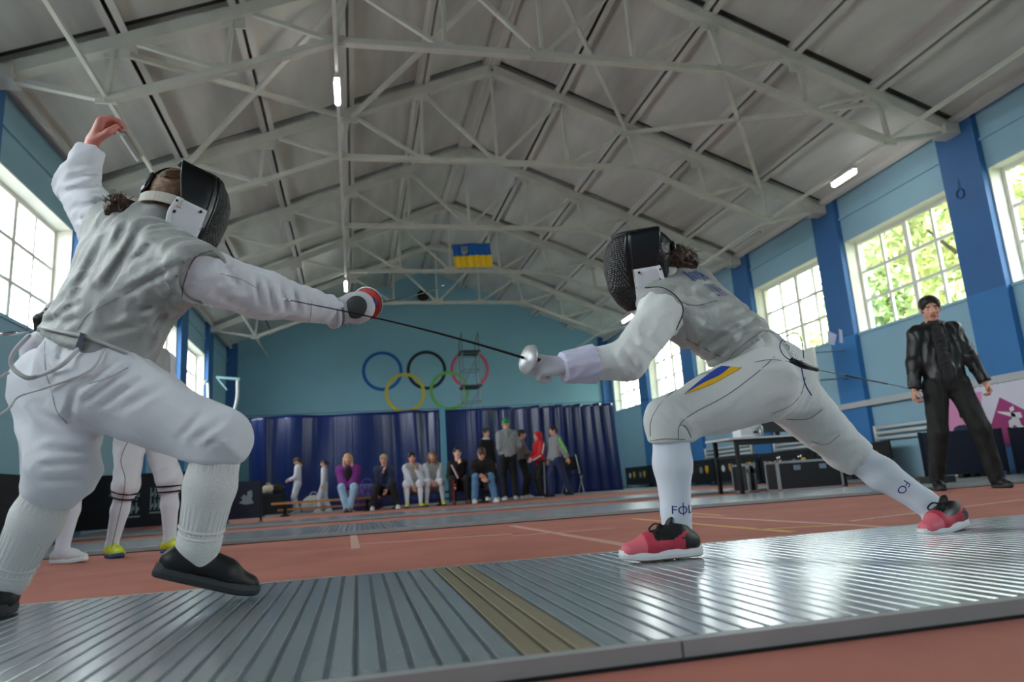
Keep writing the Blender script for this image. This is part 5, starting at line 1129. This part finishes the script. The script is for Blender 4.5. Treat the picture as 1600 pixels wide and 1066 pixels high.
# ------------------------------------------------------------------ barrier panels
def barrier(x0, y0, x1, y1, h_, m, label, logos=(), group='banner barriers', legs=True):
    a = A3(x0, y0, 0); b = A3(x1, y1, 0); d = unit(b-a); n = A3(-d[1], d[0], 0); n = n if n@(CAM-a) > 0 else -n; L = np.linalg.norm(b-a)
    t = thing('barrier_panel', label, 'barrier', (x0, y0, 0), group); z0 = .07
    mb = MB(); mb.bar(a+d*.01+A3(0, 0, (z0+h_)/2), b-d*.01+A3(0, 0, (z0+h_)/2), .02, h_-z0); mb.build('banner_panel', m, t)
    for e in (a+d*.03, b-d*.03):
        mb = MB(); mb.bar(e, e+A3(0, 0, h_+.005), .028, .028); mb.bar(e-n*.16+A3(0, 0, .012), e+n*.16+A3(0, 0, .012), .03, .024); mb.build('post', m_blackmet, t)
    for kind, u, z, s, mm in logos:
        c = a+d*(u*L)+A3(0, 0, z)+n*.0125; e2 = A3(0, 0, 1)
        dd = d if np.cross(d, e2)@n > 0 else -d
        def pl(pts):
            V = [c+dd*x*s+e2*y*s for x, y in pts]+[c+dd*x*s+e2*y*s+n*.0025 for x, y in pts]; k = len(pts)
            return V, [tuple(range(k))[::-1], tuple(range(k, 2*k))]+[(i, (i+1) % k, k+(i+1) % k, k+i) for i in range(k)]
        if kind == 'shield': V, F = pl([(-.4, .5), (.4, .5), (.4, -.1), (0, -.55), (-.4, -.1)]); obj('shield_emblem', V, F, mm, t)
        elif kind == 'disc': V, F = pl([(.5*math.cos(q), .5*math.sin(q)) for q in np.linspace(0, 2*PI, 17)[:-1]]); obj('round_emblem', V, F, mm, t)
        elif kind == 'text':
            mb = MB(); r = np.random.RandomState(int(u*100)+3)
            for row in range(2):
                for i in range(6):
                    x = -.5+i*.17; y0_ = .06-row*.52; hh = .40+.1*r.rand()
                    mb.add(*pl([(x, y0_), (x+.05, y0_), (x+.05, y0_+hh), (x, y0_+hh)])); mb.add(*pl([(x+.05, y0_+hh*.4*r.rand()), (x+.13, y0_+.1+hh*.4*r.rand()), (x+.13, y0_+.2+hh*.4*r.rand()), (x+.05, y0_+.12+hh*.4*r.rand())]))
            mb.add(*pl([(-.52, -.62), (.52, -.62), (.52, -.55), (-.52, -.55)])); mb.build('print_block', mm, t)
        elif kind == 'splash':
            V, F = pl([(-.5, -.3), (-.1, -.42), (.2, -.4), (.45, -.35), (.3, -.1), (.36, .15), (.3, .5), (.05, .42), (.0, .1), (-.2, .25), (-.3, .05), (-.42, .1), (-.25, -.1)]); obj('pale_emblem', V, F, mm, t)
    return t
yb = 10.45
xA = [P(x, 780, yb)[0] for x in (-60, 112, 345)]; xA[1] = max(xA[1], XL+.10)
barrier(XL+.25, 7.6, XL+.25, 10.2, .74, m_blackfab, 'black barrier panel behind the white-shod bystander at the far left', [('text', .5, .45, .4, m_greyprint)])
barrier(xA[1], yb, xA[2], yb, .77, m_blackfab, 'black barrier panel with pale print behind the yellow-shod bystander', [('text', .36, .40, .33, m_greyprint), ('text', .60, .42, .30, m_greyprint)])
x0, x1 = P(352, 780, 11)[0], P(411, 780, 11)[0]
barrier(x0, 11, x1, 11, .60, m_navy, 'navy barrier panel with pale emblem left of the wooden bench', [('splash', .57, .36, .22, m_greyprint)])
for i in range(6):
    y0 = 9.6+i*1.9; barrier(8.28, y0, 8.28, y0+1.86, .60, m_blackfab, 'low dark barrier with yellow shields along the right wall, %s from the viewer' % ['first', 'second', 'third', 'fourth', 'fifth', 'sixth'][i], [('shield', .2, .36, .19, m_yelprint), ('disc', .36, .36, .17, m_greyprint), ('shield', .62, .36, .19, m_yelprint), ('disc', .80, .36, .15, m_white)], 'low barriers along the right wall')
q = [P(x, 700, 7.35)[0] for x in (1437, 1571, 1578, 1700)]
barrier(q[0], 7.35, q[1], 7.35, .60, m_navy, 'navy barrier panel behind the legs of the man in leather', group='navy barriers at the right')
barrier(q[2]+.02, 7.35, min(q[3], 8.55), 7.35, .60, m_navy, 'navy barrier panel at the right edge under the magenta triangle', group='navy barriers at the right')

# ------------------------------------------------------------------ equipment table and flight cases
tx0, tx1, ty0, ty1 = 4.66, 6.25, 8.08, 8.68
t = thing('equipment_table', 'black framed table with pale top seen under the lunging fencer', 'table', (tx0, ty0, 0))
mb = MB(); mb.box((tx0-.06, ty0-.03, .675), (tx1, ty1, .70)); mb.build('tabletop', m_greywood, t)
for x in (tx0+.06, tx1-.05):
    for y in (ty0+.02, ty1-.04): mb = MB(); mb.box((x-.022, y-.022, 0), (x+.022, y+.022, .675)); mb.build('leg', m_blackmet, t)
mb = MB(); mb.box((tx0+.08, ty0, .60), (tx1-.07, ty0+.03, .675)); mb.box((tx0+.08, ty0+.005, .45), (tx1-.07, ty0+.03, .48)); mb.box((tx0+.045, ty0+.04, .45), (tx0+.075, ty1-.06, .48)); mb.build('rail', m_blackmet, t)
t = thing('scoring_box', 'white scoring machine on the equipment table', 'machine', (4.98, 8.3, .70))
mb = MB(); mb.box((4.86, 8.2, .70), (5.14, 8.4, .86)); mb.build('body', m_white, t); mb = MB(); mb.box((4.88, 8.195, .74), (5.12, 8.2, .84)); mb.build('front_panel', mat('pale_grey_panel', C(200, 206, 208), .5), t)
mb = MB(); mb.box((5.04, 8.190, .75), (5.10, 8.196, .775)); mb.build('display', m_blackmet, t)
V, F = lathe([(.0, 0), (.03, 0), (.032, .02), (.032, .12), (.012, .15), (.012, .18), (0, .18)], 14); tag(obj('spray_bottle', V+A3(5.13, 8.16, .70), F, mat('steel_bottle', C(150, 156, 160), .3, .6), None, True, origin=(5.13, 8.16, .7)), 'small steel bottle beside the white scoring machine', 'bottle')
t = thing('monitor', 'black monitor on the equipment table behind the rear thigh', 'monitor', (5.5, 8.42, .70))
mb = MB(); mb.box((5.22, 8.40, .76), (5.86, 8.44, 1.14)); mb.build('screen', m_casebk, t); mb = MB(); mb.box((5.42, 8.36, .70), (5.66, 8.5, .715)); mb.box((5.51, 8.42, .715), (5.57, 8.44, .78)); mb.build('stand', m_blackmet, t)
def case(x0, y0, x1, y1, h_, label):
    t = thing('flight_case', label, 'case', (x0, y0, 0), 'flight cases')
    mb = MB(); mb.box((x0+.01, y0+.01, .012), (x1-.01, y1-.01, h_-.01)); mb.build('body', m_casebk, t)
    mb = MB(); e = .03
    for x in (x0, x1-e):
        for y in (y0, y1-e): mb.box((x, y, .006), (x+e, y+e, h_))
    for z in (.006, h_-e):
        for y in (y0, y1-e): mb.box((x0+e, y+.002, z), (x1-e, y+e-.002, z+e-.002))
        for x in (x0, x1-e): mb.box((x+.002, y0+e, z), (x+e-.002, y1-e, z+e-.002))
    mb.build('aluminium_edge', m_alutrim, t)
    for x in (x0+.012, x1-.012):
        for y in (y0+.012, y1-.012):
            for z in (.0, h_): mb = MB(); mb.tube([(x, y, max(.0, z-.02)), (x, y, z+.012 if z else .03)], .026, 8); mb.build('ball_corner', m_chrome, t)
    mb = MB()
    for u in (.3, .7): mb.box((x0+(x1-x0)*u-.05, y0-.006, h_*.68), (x0+(x1-x0)*u+.05, y0+.01, h_*.84))
    mb.build('latch', m_chrome, t)
case(5.0, 7.72, 5.9, 7.99, .37, 'long black flight case with aluminium edges in front of the table')
case(4.86, 8.16, 4.98, 8.56, .37, 'narrow black flight case standing under the table end')
def small_cup(x, y, i):
    V, F = lathe([(0, 0), (.022, 0), (.026, .05), (.024, .05), (.02, .004)], 12); tag(obj('lens_cap', V+A3(x, y, .382), F, m_chrome, None, True, origin=(x, y, .382)), ['steel fitting at the near end of the long flight case', 'steel fitting at the middle of the long flight case', 'steel fitting at the far end of the long flight case'][i], 'fitting', 'fittings on the flight case')
for i, x in enumerate((5.12, 5.42, 5.72)): small_cup(x, 7.85, i)

# ------------------------------------------------------------------ benches, chair and bags by the curtain
def bench(x0, x1, y, z, m, label, legs=2):
    t = thing('gym_bench', label, 'bench', (x0, y, 0), 'gym benches'); mb = MB(); mb.box((x0, y-.13, z-.04), (x1, y+.13, z)); mb.build('seat', m, t)
    for u in np.linspace(.12, .88, legs): x = x0+(x1-x0)*u; mb = MB(); mb.box((x-.03, y-.05, .03), (x+.03, y+.05, z-.04)); mb.box((x-.07, y-.17, 0), (x+.07, y+.17, .03)); mb.build('leg', m_blackmet, t)
    mb = MB(); mb.box((x0+.1, y-.015, .1), (x1-.1, y+.015, .14)); mb.build('stretcher', m, t)
bx0 = P(425, 788, 13.9)[0]
bench(bx0, .46, 13.9, .26, m_wood, 'varnished wooden gym bench with free end by the navy barrier')
bench(.50, 2.75, 13.95, .27, mat('dark_bench', C(60, 56, 58), .6), 'dark gym bench under the row of seated boys', 3)
t = thing('folding_chair', 'black folding chair in front of the curtain, right of the walking boy', 'chair', (4.75, 15.6, 0))
cx, cy = P(893, 745, 15.6)[0], 15.6; bk = mat('black_fabric', C(20, 21, 24), .7)
t.location = (cx, cy, 0); t['_o'] = [cx, cy, 0]
mb = MB(); mb.box((cx-.22, cy-.22, .42), (cx+.22, cy+.2, .45)); mb.build('seat', bk, t); mb = MB(); mb.box((cx-.22, cy+.18, .55), (cx+.22, cy+.21, .86)); mb.build('backrest', bk, t)
for sx in (-.2, .2):
    for a, b in (((cx+sx, cy-.22, 0), (cx+sx, cy+.2, .9)), ((cx+sx, cy+.22, 0), (cx+sx, cy-.2, .44))): mb = MB(); mb.tube([a, b], .013, 6); mb.build('leg', m_alutrim, t)
def bag(c, r, m, label, nm='bag', group=None):
    V, F = surf([Pr(A3(c[0]-r*.5, c[1], c[2]+r*.62), A3(c[0]+r*.5, c[1], c[2]+r*.62), r*.62, r*.62, None), Pr(A3(c[0]-r*.3, c[1], c[2]+r), A3(c[0]+r*.3, c[1], c[2]+r), r*.5)], .02, .05, cuts=[((0, 0, c[2]+.003), (0, 0, -1))], disp=folds(int(c[0]*100) % 97, .012, .12))
    t = thing(nm, label, 'bag', c, group); obj('bag_body', V, F, m, t, True); mb = MB(); mb.tube([A3(c[0]+r*.35*math.cos(q), c[1]-.02, c[2]+r*1.40+r*.4*math.sin(q)) for q in np.linspace(0, PI, 9)], .012, 6); mb.build('handle', m, t, True)
bag((P(574, 775, 14.5)[0], 14.5, .0), .34, mat('violet_print_fabric', C(92, 80, 150), .8, var=.5, vs=14), 'violet patterned bag on the floor between the purple cardigan and the navy jacket', group='bags by the curtain')
bag((P(494, 775, 16.15)[0]-.05, 16.15, 0), .24, mat('white_plastic', C(206, 206, 200), .6), 'white plastic bag at the feet of the child nearer the bench middle', group='bags by the curtain')
tb = thing('low_table', 'low dark table at the left end of the curtain', 'table', (P(435, 790, 15.3)[0], 15.3, 0)); xa, xb_ = P(409, 790, 15.3)[0], P(447, 790, 15.3)[0]
mb = MB(); mb.box((xa, 15.1, .40), (xb_, 15.6, .44)); mb.build('tabletop', m_navy, tb); mb = MB(); mb.box((xa+.02, 15.12, .03), (xb_-.02, 15.15, .40)); mb.build('front_cloth', m_blackfab, tb)
for x in (xa+.03, xb_-.03): mb = MB(); mb.box((x-.02, 15.4, 0), (x+.02, 15.44, .40)); mb.box((x-.02, 15.15, 0), (x+.02, 15.19, .40)); mb.build('leg', m_blackmet, tb)
bag((xa+.12, 15.35, .44), .12, mat('cream_canvas', C(196, 184, 160), .8), 'cream bag on the low dark table', group='bags by the curtain'); bag((xb_-.17, 15.35, .44), .13, mat('black_white_fabric', C(50, 44, 44), .8, var=.6, vs=9), 'dark bag on the low dark table', group='bags by the curtain')
# ------------------------------------------------------------------ bystanders
m_blkj = mat('black_leather', C(24, 25, 27), .38, var=.15, vs=6, bump=.3, bs=25); m_blkt = mat('black_trousers', C(24, 25, 26), .75, bump=.2, bs=20); m_blks = mat('black_shoe_leather', C(20, 20, 22), .5); m_dsole = mat('dark_grey_sole', C(52, 54, 56), .6)
m_wsh = mat('white_leather', C(214, 212, 216), .5); m_wsole = mat('white_midsole', C(232, 234, 236), .45); m_yel = mat('acid_yellow_shoe', C(206, 216, 40), .5, var=.2, vs=40); m_bsole = mat('blue_sole', C(48, 76, 128), .5)
m_grey = mat('grey_marl', C(140, 142, 146), .8, var=.06, vs=40); m_jean = mat('blue_denim', C(84, 126, 164), .8, var=.12, vs=12); m_jeanl = mat('light_denim', C(150, 186, 216), .8, var=.1, vs=12); m_navyc = mat('navy_knit', C(44, 52, 82), .8); m_purp = mat('purple_cardigan', C(120, 40, 128), .85); m_blk = mat('black_cotton', C(22, 22, 24), .8)
m_redj = mat('red_track_top', C(214, 28, 40), .6); m_whitec = mat('white_cloth_far', C(216, 216, 226), .75); m_lamef = m_lame
m_strp = mat('white_stripe', C(226, 226, 228), .7); m_neon = mat('neon_green_stripe', C(124, 226, 60), .6); m_green = mat('green_cap', C(22, 140, 66), .7); m_burg = mat('burgundy_stripe', C(130, 36, 58), .7)
m_brown = mat('brown_boot', C(92, 70, 62), .6); m_dkblue = mat('dark_blue_trousers', C(34, 48, 84), .8)
def stripe(p, a, b, off, w, m, nm='stripe'):
    d = unit(b-a); mb = MB(); o = unit(off-d*(unit(off)@d)); n = np.cross(d, o)
    r = w[1]; mb.bar(a+o*r, b+o*w[2], w[0], .012, up=o); return mb.build(nm, m, p)
# man in the leather jacket beside the middle piste
x = P(1508, 758, 5.30)[0]
r = person('dark-haired man in black leather jacket standing behind the lunging fencer', (x, 5.30), -118, 1.76, None, 0, (-8, -13), feet=((.10, .22), (-.04, -.20)), hands=((.08, .33, .77), (.05, -.30, .77)), hposes=('half', 'half'), top=m_blkj, legs=m_blkt, shoe=m_blks, sole=m_dsole, hair=('short', m_hairdk), h=.0095, bag=.016, side_lean=-.02, wide=1.0)
f_, l_, ax = r['f'], r['l'], r['ax']; t = r['t']
V, F = surf([Pr(r['pel']+f_*.085+ax*.02, r['chest']+f_*.088, .055, .05, (f_, .8)), Pr(r['chest']+f_*.088, r['neck']+f_*.03, .058, .06, (f_, .8))], .008, .02, disp=folds(9, .004, .06)); obj('shirt', V, F, mat('charcoal_shirt', C(42, 43, 46), .8), t, True)
mb = MB(); c = r['neck']; mb.tube([c+(f_*math.cos(q)*.075+l_*math.sin(q)*.085)+A3(0, 0, .012-.03*math.cos(q)) for q in np.linspace(.5, 2*PI-.5, 22)], .02, 8); mb.build('collar', m_blkj, t, True)
mb = MB()
for s in (-1, 1): mb.tube(spline([r['pel']+f_*.135+l_*s*.07-ax*.03, r['chest']+f_*.14+l_*s*.055, r['neck']+f_*.085+l_*s*.05], 5), .004, 6)
mb.build('zip', m_blackmet, t, True)
# two fencers standing behind the advancing one
r = person('white-shod fencer standing half hidden behind the advancing fencer at the left', (P(70, 886, 4.95)[0]-.02, 4.95), -35, 1.66, None, 0, (30, -10), feet=((.10, .06), (-.10, -.08)), hands=((.24, .05, 1.16), (.24, -.05, 1.14)), top=m_whitec, legs=m_jackL, legstyle='breeches', sock=m_sock, shoe=m_wsh, sole=m_wsole, hair=('pony', m_hairdk), h=.011, vest=m_lamef)
r = person('yellow-shod fencer standing behind the bent front leg of the advancing fencer', (P(222, 868, 5.15)[0]-.03, 5.15), -48, 1.60, None, 0, (-20, -10), feet=((.12, .17), (-.10, -.13)), hands=((.24, .05, 1.16), (.24, -.05, 1.14)), top=m_whitec, legs=m_jackL, legstyle='breeches', sock=m_sock, shoe=m_yel, sole=m_bsole, hair=('pony', m_hairbr), h=.011, vest=m_lamef)
for k_, a_ in ((r['kL'], r['ankL']), (r['kR'], r['ankR'])):
    d = unit(a_-k_); x_ = unit(np.cross(d, A3(0, 1, 0))); y_ = np.cross(d, x_)
    for u in (.10, .19): mb = MB(); mb.tube([lerp(k_, a_, u)+.076*(math.cos(q)*x_+math.sin(q)*y_) for q in np.linspace(0, 2*PI, 25)], .006, 6); mb.build('black_band', m_blk, r['t'], True)
mb = MB(); mb.tube(spline([r['pel']+A3(.10, -.18, .10), lerp(r['hipR'], r['kR'], .5)+A3(.0, -.13, 0), r['kR']+A3(.02, -.09, 0), r['ankR']+A3(.03, -.1, -.02)], 6), .0022, 5); tag(mb.build('hanging_cord', m_blackmet, origin=tuple(r['wR'])), 'thin cord hanging beside the legs of the yellow-shod fencer', 'cord')
# seated row on the benches (facing the viewer)
def seat(label, px, Y, top_py, **k):
    x = P(px, 770, Y)[0]; zt = P(px, top_py, Y)[2]; st = k.pop('sit', .27); hgt = k.pop('hgt', None) or (zt-st)/.865*1.75*k.pop('hs', 1.0)
    k.pop('hs', None)
    return person(label, (x, Y), k.pop('yaw', -92), hgt, st, group='spectators by the curtain', **k)
r = seat('seated woman in purple cardigan and light jeans with long blonde hair', 545, 13.9, 712, lean=8, top=m_purp, legs=m_jeanl, shoe=m_brown, sole=m_dsole, hair=('long', m_hairbl), hands=((.30, .02, .42), (.30, -.02, .42)), feet=((.46, .03), (.46, -.03)), wide=1.12, bag=.03, hem=-.12)
V, F = surf([Pr(r['pel']+r['f']*.12, r['chest']+r['f']*.12+A3(0, 0, .06), .085, .07, (r['f'], .6))], .012, .02); obj('top', V, F, m_blk, r['t'], True)
seat('seated blond person in navy jacket and black trousers with hand at the chin', 601, 13.9, 712, lean=18, top=m_navyc, legs=m_blk, shoe=m_wsh, sole=m_wsole, hair=('fringe', m_hairgr), hands=((.36, .05, .42), (.26, -.02, .80)), wide=1.05, head=(-5, -8), feet=((.40, .26), (.40, -.26)))
seat('seated fencer in grey vest raising one hand to the cheek', 645, 14.0, 710, lean=14, top=m_whitec, vest=m_lamef, legs=m_whitec, legstyle='breeches', sock=m_sock, shoe=m_yel, sole=m_bsole, hair=('short', m_hairdk), hands=((.24, .10, .82), (.42, .0, .40)), feet=((.40, .15), (.40, -.15)), head=(0, -5))
seat('seated fencer in grey vest with clasped hands and brown hair', 677, 14.1, 708, lean=14, top=m_whitec, vest=m_lamef, legs=m_whitec, legstyle='breeches', sock=m_sock, shoe=m_yel, sole=m_bsole, hair=('long', m_hairlb), hands=((.40, .04, .50), (.40, -.04, .50)), feet=((.40, .18), (.40, -.18)), head=(-6, -5))
r = seat('seated boy in black top with red and white chest stripes, hand at the mouth', 716, 13.7, 702, lean=16, top=m_blk, legs=m_blk, shoe=m_brown, sole=m_dsole, hair=('short', m_hairdk), skin=m_skinp, hands=((.22, .02, .86), (.36, -.16, .42)), feet=((.36, .16), (.36, -.14)), head=(0, 4))
for s, m, o in ((-1, m_strp, .0), (-1, m_burg, .03), (1, m_strp, .0)): stripe(r['t'], r['shR' if s < 0 else 'eL']+r['f']*.03+r['l']*o, lerp(r['chest'], r['pel'], .55)+r['f']*.02-r['l']*(.03-o), r['f'], (.024, .085, .13), m)
stripe(r['t'], r['hipR'], r['kR'], A3(0, 0, 1), (.03, .11, .085), m_burg); stripe(r['t'], r['kR'], r['ankR'], r['f'], (.03, .082, .066), m_burg)
seat('seated boy in black top and blue jeans bending over his hands', 752, 13.6, 703, lean=34, hgt=1.66, top=m_blk, legs=m_jean, shoe=m_wsh, sole=m_wsole, hair=('fringe', m_hairbr), hands=((.42, .02, .52), (.42, -.03, .46)), feet=((.46, .20), (.42, -.20)), head=(0, -35), bag=.025)
def stand(label, px, Y, top_py, yaw, **k):
    x = P(px, 770, Y)[0]; zt = P(px, top_py, Y)[2]; return person(label, (x, Y), yaw, zt*1.0, group='spectators by the curtain', **k)
r = stand('tall boy in black with white collar standing behind the grey hoodie', 764, 16.05, 670, -60, top=m_blk, legs=m_blk, shoe=m_wsh, sole=m_wsole, hair=('short', m_hairdk))
mb = MB(); mb.tube([r['neck']+A3(.075*math.cos(q), .075*math.sin(q), .015) for q in np.linspace(0, 2*PI, 17)], .02, 6); mb.build('collar', m_strp, r['t'], True)
r = stand('boy in green cap and grey hoodie standing with his back turned', 797, 14.8, 655, 84, top=m_grey, legs=m_blk, shoe=m_wsh, sole=m_wsole, hair=('cap', m_green), hands=((.16, .12, 1.0), (.16, -.12, 1.0)), bag=.028, elbow=((-A3(.3, .9, .2)), (A3(.9, -.5, -.2))), hem=-.03)
V, F = surf([Pr(r['neck']-r['f']*.07+r['l']*.06, r['neck']-r['f']*.07-r['l']*.06, .055), Pr(r['neck']-r['f']*.09, r['neck']-r['f']*.11-A3(0, 0, .12), .05, .03)], .012, .03); obj('hood', V, F, m_grey, r['t'], True)
stand('boy in grey jumper facing the red track top', 820, 15.1, 672, -20, top=mat('taupe_jumper', C(128, 118, 116), .8), legs=m_blk, shoe=m_wsh, sole=m_wsole, hair=('short', m_hairdk), hands=((.32, .04, 1.10), (.34, -.04, 1.08)))
r = stand('child in red hooded track top with white sleeve stripes', 847, 14.8, 675, 196, top=m_redj, legs=m_blk, shoe=m_blks, sole=m_wsole, hair=('hood', m_redj), skin=m_skinp, hands=((.26, .06, 1.02), (.26, -.04, 1.04)), hem=-.10, bag=.02)
stripe(r['t'], r['shL'], r['eL'], -r['f']*.2+r['l'], (.03, .082, .072), m_strp); stripe(r['t'], r['eL'], r['wL'], r['l']-A3(0, 0, .3), (.03, .072, .062), m_strp); stripe(r['t'], r['hipL'], r['ankL'], r['l'], (.03, .10, .07), mat('grey_stripe', C(150, 150, 152), .7))
r = stand('boy in grey jacket with neon green sleeve stripe walking', 873, 14.3, 666, 190, top=m_grey, legs=m_dkblue, shoe=m_blks, sole=m_dsole, hair=('short', m_hairdk), feet=((-.30, .08), (.16, -.08)), hands=((-.22, .26, .86), (.12, -.18, .92)), bag=.026)
stripe(r['t'], r['shL'], r['eL'], r['l']+r['f']*.1, (.04, .088, .078), m_neon); stripe(r['t'], r['eL'], lerp(r['eL'], r['wL'], .45), r['l'], (.035, .078, .07), m_neon)
stand('child fencer in white looking at the hands, standing behind the wooden bench', 465, 15.7, 715, 188, top=m_whitec, vest=mat('pale_vest', C(200, 202, 204), .7), legs=m_whitec, shoe=m_wsh, sole=m_wsole, hair=('pony', m_hairbr), hands=((.26, .05, 1.05), (.26, -.05, 1.05)), head=(0, -25), feet=((.03, .05), (-.02, -.05)))
stand('child fencer in white walking behind the wooden bench beside the purple cardigan', 507, 15.7, 719, 175, top=m_whitec, vest=m_lamef, legs=m_whitec, shoe=m_wsh, sole=m_wsole, hair=('pony', m_hairbr), head=(0, -12), feet=((.16, .06), (-.16, -.06)))
# someone sitting low behind the navy barrier by the banner
x = P(1524, 690, 7.85)[0]
person('dark-haired person in dark jacket sitting behind the navy barrier under the banner', (x, 7.85, 0), -150, 1.45, .17, 20, (0, -25), top=m_navyc, legs=m_blk, shoe=m_blks, sole=m_dsole, hair=('short', m_hairdk), feet=((.34, .12), (.34, -.12)))
mb = MB(); mb.box((x-.18, 7.70, 0), (x+.18, 8.05, .14)); tag(mb.build('low_stool', m_blackmet, origin=(x, 7.85, 0)), 'low dark stool behind the navy barrier', 'stool')

# ------------------------------------------------------------------ outdoors: ground and trees beyond the right-hand windows
mb = MB(); mb.box((XR+.5, -40, -.6), (70, 80, -.5)); struct(mb.build('ground', mat('outside_grass', C(110, 122, 84), .9, var=.2, vs=.3)), 'grass outside beyond the windows', 'ground')
mb = MB(); mb.box((-70, -40, -.6), (XL-.5, 80, -.5)); struct(mb.build('ground_2', mat('outside_paving', C(150, 150, 146), .9, var=.1, vs=.3)), 'paved ground outside the left windows', 'ground')
def leafmat(n, c):
    m = mat(n, c, .6, var=.35, vs=.9); b = m.node_tree.nodes['Principled BSDF']; b.inputs['Subsurface Weight'].default_value = 0
    return m
def tree(x, y, hgt, cr, n, m, label):
    r = np.random.RandomState(int(x*10+y)); t = thing('tree', label, 'tree', (x, y, -.5), 'trees outside')
    v, f = tube([(x, y, -.5), (x+.05, y, hgt*.3), (x-.05, y+.1, hgt*.6), (x, y, hgt*.85)], [.22, .17, .11, .04], 10); obj('trunk', v, f, mat('bark', C(92, 80, 66), .9, var=.3, vs=6), t, True)
    for i in range(5):
        a = r.uniform(0, 6.28); z0 = hgt*r.uniform(.3, .6); v, f = tube([(x, y, z0), (x+cr*.4*math.cos(a), y+cr*.4*math.sin(a), z0+cr*.3), (x+cr*.7*math.cos(a), y+cr*.7*math.sin(a), z0+cr*.6)], [.08, .05, .02], 6); obj('branch', v, f, MATS['bark'], t, True)
    cl = [(r.normal(size=3)*np.array([cr*.5, cr*.5, hgt*.2])+np.array([x, y, hgt*.55])) for _ in range(26)]
    c = np.array([cl[i] for i in r.randint(0, 26, n)])+r.normal(size=(n, 3))*cr*.20
    d1 = r.normal(size=(n, 3)); d1 /= np.linalg.norm(d1, axis=1)[:, None]; d2 = np.cross(d1, r.normal(size=(n, 3))); d2 /= np.linalg.norm(d2, axis=1)[:, None]
    s = r.uniform(.08, .16, n)[:, None]; V = np.stack([c-d1*s, c-d2*s*.5, c+d1*s, c+d2*s*.5], 1).reshape(-1, 3); F = np.arange(4*n).reshape(-1, 4)
    o = obj('foliage', V, F, m, t); o['kind'] = 'stuff'
lm = [leafmat('leaf_yellow_green', C(206, 212, 150)), leafmat('leaf_green', C(172, 192, 136)), leafmat('leaf_olive', C(192, 204, 150))]
for i, (x, y, hh, cr, l) in enumerate(((13.2, 11.2, 8.5, 2.3, 'yellowing tree outside the window beside the leather-jacketed man'), (14.6, 14.4, 9.5, 2.3, 'tall green tree outside behind the tree window'), (13.4, 7.2, 8.5, 2.4, 'olive-green tree outside the window at the right edge'), (19.5, 24.0, 7.5, 2.4, 'distant pale tree outside the third window'), (17.0, 17.5, 8.8, 2.3, 'green tree outside just past the tree window'))):
    tree(x, y, hh, cr, 13000, lm[i % 3], l)
